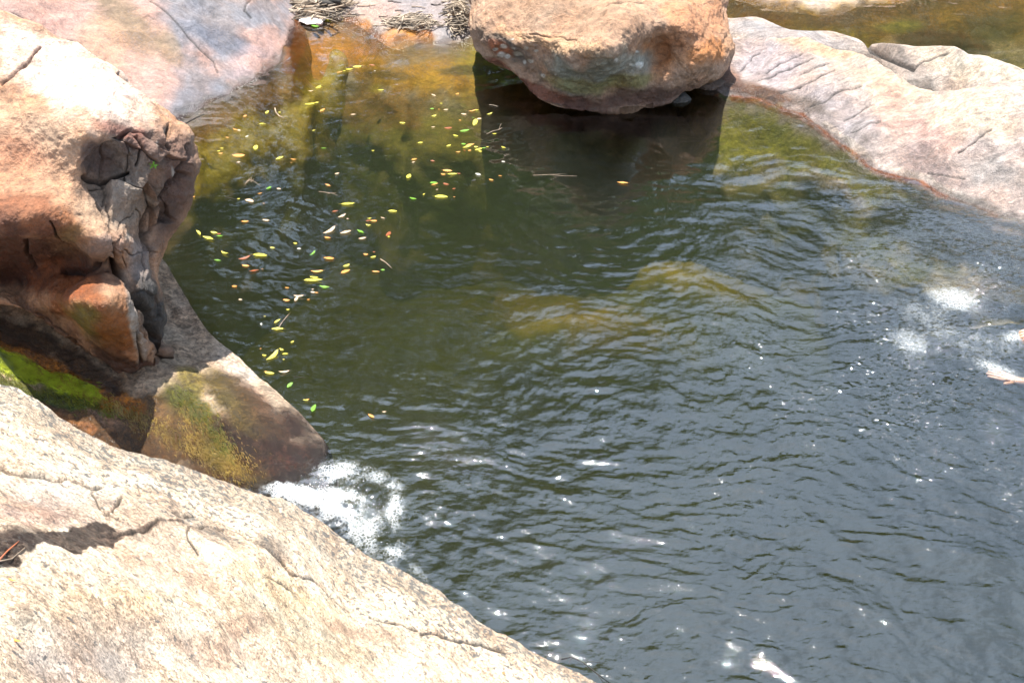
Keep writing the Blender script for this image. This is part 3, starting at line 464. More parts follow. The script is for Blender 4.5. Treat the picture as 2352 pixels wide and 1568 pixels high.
# cracked boulder on the left
LO = [(-330, -40), (-100, -20), (0, 12), (20, 20), (102, 68), (191, 120), (267, 171), (308, 205), (345, 236), (373, 260), (400, 284), (427, 301), (436, 338), (444, 380), (441, 417), (439, 458), (424, 492), (403, 533), (385, 575), (372, 610), (374, 655), (386, 708), (381, 758), (384, 797), (379, 827), (364, 852), (333, 853), (318, 864), (303, 870), (277, 861), (231, 829), (185, 796), (132, 757), (82, 722), (0, 690), (-200, 640), (-380, 560), (-450, 300), (-420, 80)]
_sd = np.random.RandomState(11); SX = _sd.uniform(190, 450, 48); SY = _sd.uniform(270, 860, 48); SV = _sd.uniform(-.5, .5, (48, 3))
def facets(px, py, P):
    jx = 9 * fbm(P, 8, 3); jy = 9 * fbm(P, 8, 3, off=50.)
    X = px + jx; Y = py + jy; best = np.full(px.shape, 1e9); sec = np.full(px.shape, 1e9); off = np.zeros(px.shape)
    for i in range(48):
        dx = X - SX[i]; dy = (Y - SY[i]) * .7; d = dx * dx + dy * dy
        v = SV[i, 0] * .06 + (SV[i, 1] * dx + SV[i, 2] * dy) / 30 * .045
        m = d < best; sec = np.where(m, best, np.minimum(sec, d)); off = np.where(m, v, off); best = np.where(m, d, best)
    e = np.sqrt(sec) - np.sqrt(best)
    edge, s = seg_dist(px + jx, py + jy, [(420, 296), (300, 300), (235, 330), (195, 380), (215, 440), (250, 480), (262, 560), (252, 600), (300, 690), (318, 760), (322, 870)])
    msk = ss(-4, 6, -s) if s.mean() > -1e9 else 0
    return (off - .024 * np.exp(-(e / 1.3) ** 2) - .015 + .012 * fbm(P, 14, 4)) * msk * (1 - .55 * ss(560, 660, py))
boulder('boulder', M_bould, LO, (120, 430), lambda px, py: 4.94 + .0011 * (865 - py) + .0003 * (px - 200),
    [(-300, 100, 5.75), (-100, 60, 5.70), (50, 100, 5.60), (150, 150, 5.50), (250, 210, 5.40), (330, 270, 5.30), (400, 320, 5.25), (-300, 300, 5.35), (-100, 300, 5.25), (50, 250, 5.28), (150, 260, 5.23), (220, 310, 5.13), (280, 330, 5.20),
     (50, 380, 5.13), (150, 400, 5.07), (200, 380, 5.11), (-200, 450, 5.15), (0, 500, 4.88), (100, 500, 4.87), (180, 470, 4.97), (230, 500, 4.97), (240, 380, 5.21), (300, 420, 5.19), (350, 400, 5.23), (420, 380, 5.25), (400, 480, 5.27), (300, 520, 5.09), (340, 500, 5.21),
     (0, 570, 4.99), (100, 570, 4.97), (200, 560, 4.91), (245, 575, 4.91), (150, 610, 5.13), (50, 640, 5.28), (0, 640, 5.31), (240, 618, 4.99), (180, 640, 4.97), (240, 670, 4.75), (150, 690, 4.79), (90, 700, 5.04), (270, 720, 4.71), (200, 750, 4.75), (290, 790, 4.78), (300, 850, 4.88), (240, 800, 4.88), (150, 740, 4.96),
     (-200, 620, 5.26), (0, 680, 5.27), (290, 600, 5.01), (330, 600, 5.03), (350, 660, 4.98), (370, 720, 5.00), (345, 760, 4.92), (320, 700, 4.88), (350, 830, 4.94), (310, 660, 4.94), (365, 800, 5.02)], .9,
    [(180, 180, 260, 110, 35, (.74, .62, .55), .85), (60, 300, 200, 90, 20, (.54, .40, .29), .7), (20, 380, 100, 120, 0, (.48, .26, .16), .7), (120, 440, 140, 60, 0, (.46, .32, .22), .6),  # upper side painted paler, sunlit whiteness put into the colour
     (60, 500, 160, 50, 10, (.30, .13, .06), .85), (40, 590, 210, 80, 10, (.12, .045, .02), .95), (150, 640, 120, 40, 10, (.10, .04, .02), .9), (190, 560, 70, 40, 0, (.26, .16, .09), .8), (150, 500, 60, 26, 30, (.36, .17, .07), .7),  # recess below the brow painted darker, shade put into the colour
     (330, 410, 130, 140, 0, (.235, .19, .155), .95), (225, 360, 50, 42, 0, (.15, .11, .095), .95), (400, 450, 40, 120, 10, (.17, .105, .08), .9), (370, 340, 60, 50, 0, (.27, .18, .14), .8), (310, 330, 40, 30, 0, (.24, .14, .11), .7), (270, 300, 70, 16, 10, (.26, .12, .09), .7),  # grey-brown broken face, with painted shading and a shaded hollow
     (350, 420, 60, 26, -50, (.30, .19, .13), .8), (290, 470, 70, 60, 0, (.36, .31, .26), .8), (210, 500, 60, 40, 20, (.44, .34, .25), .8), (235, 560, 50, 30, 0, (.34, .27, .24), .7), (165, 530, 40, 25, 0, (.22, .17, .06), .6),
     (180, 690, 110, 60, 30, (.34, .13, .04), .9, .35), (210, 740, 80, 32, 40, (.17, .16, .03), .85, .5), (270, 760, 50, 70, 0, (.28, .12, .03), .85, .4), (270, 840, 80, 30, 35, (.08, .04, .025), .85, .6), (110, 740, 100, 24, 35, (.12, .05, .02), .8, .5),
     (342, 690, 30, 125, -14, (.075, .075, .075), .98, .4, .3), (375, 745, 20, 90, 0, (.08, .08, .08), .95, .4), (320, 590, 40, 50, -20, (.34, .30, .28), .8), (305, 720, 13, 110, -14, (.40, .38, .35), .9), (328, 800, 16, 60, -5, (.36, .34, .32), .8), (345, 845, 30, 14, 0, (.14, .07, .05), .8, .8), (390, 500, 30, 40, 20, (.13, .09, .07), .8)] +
    [(x, y, r, r * 2, 20, (.52, .50, .45), .6, None, 1.2) for x, y, r in [(300, 350, 6), (345, 460, 7), (360, 330, 6), (330, 430, 5), (315, 395, 6), (380, 300, 6), (290, 540, 8), (405, 400, 6)]],
    cracks=[(cb(q), wd, dp) for q, wd, dp in [([(600, 20), (650, 60), (700, 170), (750, 260), (740, 320), (790, 380), (805, 500), (780, 600)], 3, .04), ([(770, 590), (830, 700), (890, 790), (960, 870), (1040, 960), (1095, 1080), (1110, 1150)], 7, .10),
    ([(1290, 0), (1180, 90), (1100, 200), (1040, 290), (1045, 420), (1085, 640)], 5, .05), ([(960, 870), (960, 1000), (970, 1180), (990, 1330)], 3, .03), ([(350, 330), (390, 420), (470, 530)], 2.4, .02), ([(180, 480), (190, 580), (240, 650)], 4, .03), ([(420, 660), (560, 660), (740, 620)], 4, .04), ([(1110, 1150), (1140, 1220), (1150, 1300)], 3, .03)]] +
    [(c1(q), wd, dp) for q, wd, dp in [([(920, 920), (960, 1000), (940, 1060), (920, 1120)], 2.4, .03), ([(1240, 980), (1250, 1060), (1220, 1160)], 3, .04), ([(0, 550), (100, 470), (200, 400), (270, 300)], 3, .02), ([(780, 520), (850, 570), (1000, 680)], 3, .02), ([(600, 1190), (720, 1200), (860, 1170)], 3, .05), ([(1120, 860), (1130, 950), (1170, 1000)], 3, .03)]],
    facets=facets, noise=((1.3, .05), (4, .016), (12, .008), (36, .0035)), base=(.48, .31, .20), label=('big orange-white boulder with a cracked grey face and dark overhang, at the left edge', 'boulder'), nth=1300, nr=330, p=4.)

# ------------------------------------------------------------------ water
def chop(px, py):
    a = ss(350, 1150, py + .35 * (px - 900)); return a
def wave_h(P, px, py):
    x, y = P[..., 0], P[..., 1]; z0 = np.zeros_like(x)
    k = chop(px, py); calm = 1 - k
    W1 = fbm(np.stack([x, y, z0], -1), 1.1, 2); W2 = fbm(np.stack([x, y, z0 + 7], -1), 1.1, 2)
    xr = x + .15 * W1; yr = y + .15 * W2
    def dn(ang, lx, ly, off, o=3, g=.5):
        a = R(ang); u = xr * math.cos(a) + yr * math.sin(a); v = -xr * math.sin(a) + yr * math.cos(a)
        return fbm(np.stack([u / lx, v / ly, z0 + off], -1), 1., o, g)
    h = .0065 * dn(-25, .9, .45, 3.) * (.25 + .75 * k)
    rgq = np.exp(-(((px - 1950) / 420) ** 2 + ((py - 500) / 170) ** 2)); kf = k * (1 - .8 * rgq)
    nn = dn(-24, .27, .12, 11.) + .7 * dn(12, .24, .12, 17.); h = h + .0040 * nn * (.16 + .84 * kf); h = h + .0023 * (dn(-14, .14, .06, 91.) + .8 * dn(22, .11, .055, 97.)) * (.15 + .85 * kf)
    r = 1 - np.abs(dn(-26, .55, .17, 23., 2)); h = h + .0027 * r ** 3 * kf
    h = h + .0024 * dn(-15, .13, .05, 31., 4, .6) * (.22 + .78 * k)
    # lazy ripples on the calm side
    h = h + .0026 * dn(5, .30, .11, 41., 3) * calm; h = h + .0014 * dn(-18, .11, .05, 47., 2) * calm
    # long gentle ripples next to the right ridge
    rg = np.exp(-(((px - 1850) / 420) ** 2 + ((py - 420) / 130) ** 2))
    h = h + rg * (.0075 * dn(-6, .60, .20, 53., 2, .30) + .0022 * dn(4, .3, .09, 57., 2, .4))
    # reflections under the hanging boulder
    rb_ = np.exp(-(((px - 1280) / 330) ** 2 + ((py - 380) / 120) ** 2)); h = h + rb_ * .0046 * dn(6, .28, .15, 61., 2, .3)
    # rings spreading from the little fall
    c = at(760, 1150, 0); d = np.hypot(x - c[0], y - c[1]); h = h + .0016 * np.sin(d * 38 + 9 * W1 + 5 * W2) * np.exp(-d / .6) + .012 * np.exp(-(d / .22) ** 2) * fbm(np.stack([x, y, z0], -1), 22, 3)
    # rotating scum swirls, top left
    c2 = np.exp(-(((px - 700) / 420) ** 2 + ((py - 380) / 200) ** 2)); h = h + c2 * .0006 * dn(20, .10, .04, 71., 3, .6)
    return h
xs = np.concatenate([np.linspace(-1500, -40, 40)[:-1], np.arange(-40, 2400, 3.0), np.linspace(2400, 3900, 40)])
ys = np.concatenate([np.linspace(-760, -30, 60)[:-1], np.arange(-30, 1600, 3.0), np.linspace(1600, 2300, 20)])
PX, PY = np.meshgrid(xs, ys); PW = at(PX, PY, 0.); PW[..., 2] = wave_h(PW, PX, PY)
ny, nx = PX.shape; V = PW.reshape(-1, 3); F = [tuple(f) for f in ()]
Ft = grid_faces(ny, nx); idx = np.arange(ny * nx).reshape(ny, nx)
loop = np.concatenate([idx[0, :-1], idx[:-1, -1], idx[-1, :0:-1], idx[:0:-1, 0]])
base_i = len(V); Vb = V[loop].copy(); Vb[:, 2] = -3.2; V = np.vstack([V, Vb, [[V[loop][:, 0].mean(), V[loop][:, 1].mean(), -3.2]]])
n = len(loop); k = np.arange(n); k2 = (k + 1) % n
Fs = np.stack([loop[k], loop[k2], base_i + k2, base_i + k], 1)
Fb = np.stack([base_i + k, base_i + k2, np.full(n, base_i + n), np.full(n, base_i + n)], 1)[:, :3]
m, t, o = mat_new('pool_water'); L = t.links.new
fr = N(t, 'ShaderNodeFresnel'); fr.inputs['IOR'].default_value = 2.15
tr = N(t, 'ShaderNodeBsdfTransparent'); tr.inputs['Color'].default_value = (.97, .98, .95, 1)
gl = N(t, 'ShaderNodeBsdfGlossy'); gl.inputs['Roughness'].default_value = .02; gl.inputs['Color'].default_value = (1, 1, 1, 1)
ms = N(t, 'ShaderNodeMixShader'); L(fr.outputs[0], ms.inputs[0]); L(tr.outputs[0], ms.inputs[1]); L(gl.outputs[0], ms.inputs[2]); L(ms.outputs[0], o.inputs['Surface'])
tcw = N(t, 'ShaderNodeTexCoord'); atc = N(t, 'ShaderNodeAttribute', attribute_name='chop')
mpw = N(t, 'ShaderNodeMapping'); mpw.inputs['Rotation'].default_value = (0, 0, .45); mpw.inputs['Scale'].default_value = (1, 2.2, 1); L(tcw.outputs['Object'], mpw.inputs['Vector'])
nw = N(t, 'ShaderNodeTexNoise'); nw.inputs['Scale'].default_value = 24; nw.inputs['Detail'].default_value = 4; nw.inputs['Roughness'].default_value = .55; nw.inputs['Distortion'].default_value = .8; L(mpw.outputs[0], nw.inputs['Vector'])
bw = N(t, 'ShaderNodeBump'); bw.inputs['Distance'].default_value = .012; L(nw.outputs['Fac'], bw.inputs['Height']); L(atc.outputs['Fac'], bw.inputs['Strength'])
for q in (fr,): L(bw.outputs[0], q.inputs['Normal'])
ga = N(t, 'ShaderNodeAttribute', attribute_name='glint'); mpg = N(t, 'ShaderNodeMapping'); mpg.inputs['Scale'].default_value = (55, 90, 55); L(tcw.outputs['Object'], mpg.inputs['Vector'])
vg = N(t, 'ShaderNodeTexVoronoi'); vg.inputs['Scale'].default_value = 1; L(mpg.outputs[0], vg.inputs['Vector'])
c1_ = N(t, 'ShaderNodeVectorMath', operation='SUBTRACT'); L(vg.outputs['Color'], c1_.inputs[0]); c1_.inputs[1].default_value = (.5, .5, .5)
c2_ = N(t, 'ShaderNodeVectorMath', operation='MULTIPLY'); L(c1_.outputs[0], c2_.inputs[0]); L(c1_.outputs[0], c2_.inputs[1])
c3_ = N(t, 'ShaderNodeVectorMath', operation='MULTIPLY'); L(c2_.outputs[0], c3_.inputs[0]); L(c1_.outputs[0], c3_.inputs[1])
c4_ = N(t, 'ShaderNodeVectorMath', operation='MULTIPLY'); sp_ = N(t, 'ShaderNodeSeparateXYZ'); L(c3_.outputs[0], sp_.inputs[0]); ab_ = N(t, 'ShaderNodeMath', operation='ABSOLUTE'); L(sp_.outputs[1], ab_.inputs[0]); cb_ = N(t, 'ShaderNodeCombineXYZ'); ax_ = N(t, 'ShaderNodeMath', operation='ABSOLUTE'); L(sp_.outputs[0], ax_.inputs[0]); L(ax_.outputs[0], cb_.inputs[0]); L(ab_.outputs[0], cb_.inputs[1]); L(cb_.outputs[0], c4_.inputs[0]); c4_.inputs[1].default_value = (-6, -8.5, 0)
c5_ = N(t, 'ShaderNodeVectorMath', operation='SCALE'); L(c4_.outputs[0], c5_.inputs[0]); L(ga.outputs['Fac'], c5_.inputs['Scale'])
c6_ = N(t, 'ShaderNodeVectorMath', operation='ADD'); L(bw.outputs[0], c6_.inputs[0]); L(c5_.outputs[0], c6_.inputs[1]); c7_ = N(t, 'ShaderNodeVectorMath', operation='NORMALIZE'); L(c6_.outputs[0], c7_.inputs[0]); L(c7_.outputs[0], gl.inputs['Normal'])
va = N(t, 'ShaderNodeVolumeAbsorption'); va.inputs['Color'].default_value = (.48, .48, .10, 1); va.inputs['Density'].default_value = 1.3
vs = N(t, 'ShaderNodeVolumeScatter'); vs.inputs['Color'].default_value = (.60, .72, .60, 1); vs.inputs['Density'].default_value = .17; vs.inputs['Anisotropy'].default_value = .3
vad = N(t, 'ShaderNodeAddShader'); L(va.outputs[0], vad.inputs[0]); L(vs.outputs[0], vad.inputs[1]); L(vad.outputs[0], o.inputs['Volume'])
kk = chop(PX, PY); lowr = np.clip(fbm(PW, 1.3, 3, off=77.) + .1, 0, 1) * ss(900, 1300, PY) * 1.2; glit = np.exp(-(((PX - 2180) / 330) ** 2 + ((PY - 800) / 220) ** 2))
sw = np.exp(-(((PX - 830) / 200) ** 2 + ((PY - 1150) / 140) ** 2))
ch = .02 + .16 * kk + .12 * glit + .12 * sw; gt = np.clip(.95 * glit + .12 * sw + .14 * kk * np.clip(.3 + fbm(PW, 1.6, 3, off=31.) * 1.5, 0, 1) + .5 * np.exp(-(((PX - 2250) / 300) ** 2 + ((PY - 1080) / 160) ** 2)), 0, 1); gt = gt * np.clip(.55 + 1.3 * fbm(PW, 2.4, 4, off=13.), .12, 1.2); gt = gt.reshape(-1); gt = np.r_[gt, np.zeros(len(V) - len(gt))]; ch = ch.reshape(-1); ch = np.r_[ch, np.zeros(len(V) - len(ch))]
me = bpy.data.meshes.new('water'); me.vertices.add(len(V)); me.vertices.foreach_set('co', V.astype(np.float32).ravel())
li = np.concatenate([Ft.ravel(), Fs.ravel()[:], Fb.ravel()]); me.loops.add(len(li)); me.loops.foreach_set('vertex_index', li.astype(np.int32))
nq = len(Ft) + len(Fs); st = np.concatenate([np.arange(nq) * 4, nq * 4 + np.arange(len(Fb)) * 3]); me.polygons.add(len(st)); me.polygons.foreach_set('loop_start', st.astype(np.int32))
me.update(calc_edges=True); me.validate(); me.polygons.foreach_set('use_smooth', [True] * len(Ft) + [False] * (len(st) - len(Ft)))
a_ = me.attributes.new('chop', 'FLOAT', 'POINT'); a_.data.foreach_set('value', ch.astype(np.float32)); a_ = me.attributes.new('glint', 'FLOAT', 'POINT'); a_.data.foreach_set('value', gt.astype(np.float32)); me.materials.append(m)
import bmesh
bm = bmesh.new(); bm.from_mesh(me); bmesh.ops.recalc_face_normals(bm, faces=bm.faces)
bm.to_mesh(me); bm.free()
water = bpy.data.objects.new('water', me); COL.objects.link(water); tag(water, kind='structure')
def water_z(px, py):
    P = at(np.array([px], float), np.array([py], float), 0.); return float(wave_h(P, np.array([px], float), np.array([py], float))[0])

# ------------------------------------------------------------------ trees beyond the pool (mirrored in the water)
M_bark = plain('bark', (.10, .075, .05), .9, .4, 20, bump=.5)
M_leafs = [plain('leaf_dark', (.035, .07, .015), .5, .5, 3, trans=.3, bump=0), plain('leaf_mid', (.06, .11, .02), .5, .5, 3, trans=.35, bump=0), plain('leaf_light', (.10, .16, .03), .5, .4, 3, trans=.4, bump=0)]
def tree(x, y, h, cr_, lab, mi, seed):
    rs = np.random.RandomState(seed); root = empty('tree', (x, y, 0)); tag(root, lab, 'tree', 'trees standing beyond the pool')
    V = []; F = []
    def add(pts, r0, r1, n=7):
        v, f = tube_arrays(pts, r0, r1, n); b = len(V); V.extend(v); F.extend([tuple(i + b for i in q) for q in f])
    tp = [(0, 0, -.3)] + [(rs.normal(0, .08) * i, rs.normal(0, .08) * i, h * .75 * i / 5) for i in range(1, 6)]; add(tp, .22, .08)
    cents = []
    for i in range(16):
        z = h * rs.uniform(.35, .98); a = rs.uniform(0, 6.28); q = cr_ * rs.uniform(.35, .95) * math.sin(math.pi * min(1, .25 + .7 * (1.05 - z / h))) + .2
        e = np.array([math.cos(a) * q, math.sin(a) * q, z]); s = np.array([0, 0, max(h * .25, z - q * .7)]) + np.array(tp[2]) * [1, 1, 0]
        add([s, (s + e) / 2 + [0, 0, .1 * q], e], .07, .02, 5); cents.append(e)
    mesh_obj('trunk', V, F, M_bark, parent=root)
    LV = []; C = np.array(cents); n = 5200
    ci = rs.randint(0, len(C), n); d = rs.normal(size=(n, 3)); d /= np.linalg.norm(d, axis=1)[:, None]
    rad = cr_ * .42 * rs.uniform(.25, 1, n) ** .6; ctr = C[ci] + d * rad[:, None] * [1, 1, .75]
    u = rs.normal(size=(n, 3)); u /= np.linalg.norm(u, axis=1)[:, None]; v = np.cross(u, rs.normal(size=(n, 3))); v /= np.linalg.norm(v, axis=1)[:, None]
    s = rs.uniform(.09, .2, n)[:, None]
    Q = np.stack([ctr - u * s, ctr + v * s * .5, ctr + u * s, ctr - v * s * .5], 1).reshape(-1, 3)
    mesh_obj('crown', Q, np.arange(4 * n).reshape(n, 4), M_leafs[mi], smooth=False, parent=root)
LAB = ['dark broad-leaved tree mirrored in the left of the pool', 'tall dark tree mirrored beside the floating leaves', 'mid green tree mirrored below the hanging boulder', 'light green tree mirrored in the middle of the pool',
       'dark green tree mirrored in the rippled right of the pool', 'low green tree mirrored near the granite ridge', 'tall leafy tree mirrored behind the pink slab', 'thin light green tree mirrored at the far right', 'bushy mid green tree mirrored between the boulders', 'dark bushy tree beyond the back pool', 'small bushy tree by the top rock tongue']
for i, (x, y, h, c, mi) in enumerate([(-9.5, 13, 10.5, 3.2, 0), (-6.2, 14.5, 12, 3.0, 0), (-2.6, 15.5, 11.5, 2.6, 1), (1.2, 20, 9.8, 2.6, 2), (4.6, 22, 9.2, 3, 0), (8.4, 22, 8.2, 3, 1), (-4.2, 18, 14, 3, 1), (12.0, 21, 8.4, 3, 2), (-.8, 19, 11.5, 3, 0), (6.6, 25, 10.8, 3.2, 0), (2.9, 17, 6.2, 2.2, 1)]):
    tree(x, y, h, c, LAB[i], mi, 20 + i)
# land behind, under the trees
gx, gy = np.meshgrid(np.linspace(-40, 40, 90), np.linspace(11.5, 60, 60)); GP = np.stack([gx, gy, np.zeros_like(gx)], -1)
GP[..., 2] = ss(11.5, 20, gy) * 2.2 + .05 * (gy - 12) - .5 * (1 - ss(11.5, 13, gy)) + .3 * fbm(GP, .4, 4)
gcol = np.zeros(gx.shape + (4,)); gcol[..., :3] = (.16, .13, .07)
tag(mesh_obj('ground', GP, grid_faces(*gx.shape), M_bed, gcol), kind='structure')

# low bushes on the far bank
def shrub(x, y, h, lab, mi, seed):
    rs = np.random.RandomState(seed); z0 = float(ss(11.5, 20, y) * 2.2 + .05 * (y - 12)); root = empty('shrub', (x, y, z0)); tag(root, lab, 'shrub', 'shrubs along the far bank')
    V = []; F = []
    for i in range(9):
        a = rs.uniform(0, 6.28); e = (math.cos(a) * h * .5 * rs.uniform(.3, 1), math.sin(a) * h * .5 * rs.uniform(.3, 1), h * rs.uniform(.6, .95)); v, f = tube_arrays([(0, 0, -.5), (e[0] * .4, e[1] * .4, e[2] * .5), e], .05, .012, 5)
        b = len(V); V += v; F += [tuple(i_ + b for i_ in q) for q in f]
    mesh_obj('stem', V, F, M_bark, parent=root)
    n = 2600; d = rs.normal(size=(n, 3)); d /= np.linalg.norm(d, axis=1)[:, None]; r = rs.uniform(.4, 1, n) ** .5
    c = d * r[:, None] * [h * .62, h * .55, h * .55] * (1 + .25 * np.sin(5 * np.arctan2(d[:, 1], d[:, 0]) + seed))[:, None] + [0, 0, h * .5]
    u = rs.normal(size=(n, 3)); u /= np.linalg.norm(u, axis=1)[:, None]; v = np.cross(u, rs.normal(size=(n, 3))); v /= np.linalg.norm(v, axis=1)[:, None]; q = rs.uniform(.06, .13, n)[:, None]
    mesh_obj('foliage', np.stack([c - u * q, c + v * q * .5, c + u * q, c - v * q * .5], 1).reshape(-1, 3), np.arange(4 * n).reshape(n, 4), M_leafs[mi], smooth=False, parent=root)
SL = ['leftmost dark', 'second dark green', 'third mid green', 'fourth dense dark', 'fifth mid green', 'sixth light green', 'seventh dark', 'eighth low mid green', 'ninth low dark', 'tenth low light green', 'rightmost low dark']
for i in range(11):
    x = -11.5 + i * 2.35; shrub(x, 13.4 + .7 * math.sin(i * 2.1), 3.6 if x < 2 else 2.2, SL[i] + ' shrub in the row along the far bank, counted from the left', [0, 0, 1, 0, 1, 2, 0, 1, 0, 2, 0][i], 90 + i)

# ------------------------------------------------------------------ floating leaves
LC = {'Y': ('yellow', (.60, .53, .07)), 'G': ('green', (.13, .30, .02)), 'O': ('orange', (.58, .27, .06)), 'P': ('pale tan', (.55, .40, .26)), 'R': ('brown red', (.26, .07, .02)), 'W': ('whitish', (.62, .60, .50)), 'B': ('black', (.02, .02, .015))}
LM = {k: plain('leaf_' + v[0].replace(' ', '_'), v[1], .4, .3, 40, trans=.25, bump=.3) for k, v in LC.items()}
def leaf_mesh(kind, var):
    rs = np.random.RandomState(var * 7 + 1); n = 13; V = []; F = []
    wd = [.36, .30, .44, .26, .40][var]; curl = [.05, .10, .02, .13, .07][var]; fold = [.10, .18, .05, .22, .12][var]; bend = [.02, -.06, .05, .08, -.04][var]
    ts = np.linspace(0, 1, n)
    for i, t_ in enumerate(ts):
        w_ = wd * (math.sin(math.pi * t_ ** .85) ** .8) * .5 + .004; jag = 1 + .10 * rs.normal() * (0 < i < n - 1)
        cy_ = bend * math.sin(math.pi * t_); z = curl * (2 * t_ - 1) ** 2 * .6
        for q in (-1, -.5, 0, .5, 1): V.append((t_ - .5, cy_ + q * w_ * jag, z + fold * abs(q) * w_ * 1.0 + .004))
    for i in range(n - 1):
        for k in range(4): a = i * 5 + k; F.append((a, a + 1, a + 6, a + 5))
    b = len(V); v, f = tube_arrays([(-.5, 0, curl * .6), (-.58, .01, curl * .6), (-.68, .03, curl * .5)], .010, .006, 4); V += v; F += [tuple(j + b for j in q) for q in f]
    o = mesh_obj('leaf', V, F, LM[kind]); me = o.data; bpy.data.objects.remove(o); return me
LME = {}
SC = {'2': (.2014, 373, 201), '3': (.293, 402, 488), '4': (.2441, 804, 201), 'c': (.293, 574, 0), '5': (.3174, 1005, 0), 'd': (1, 0, 0)}
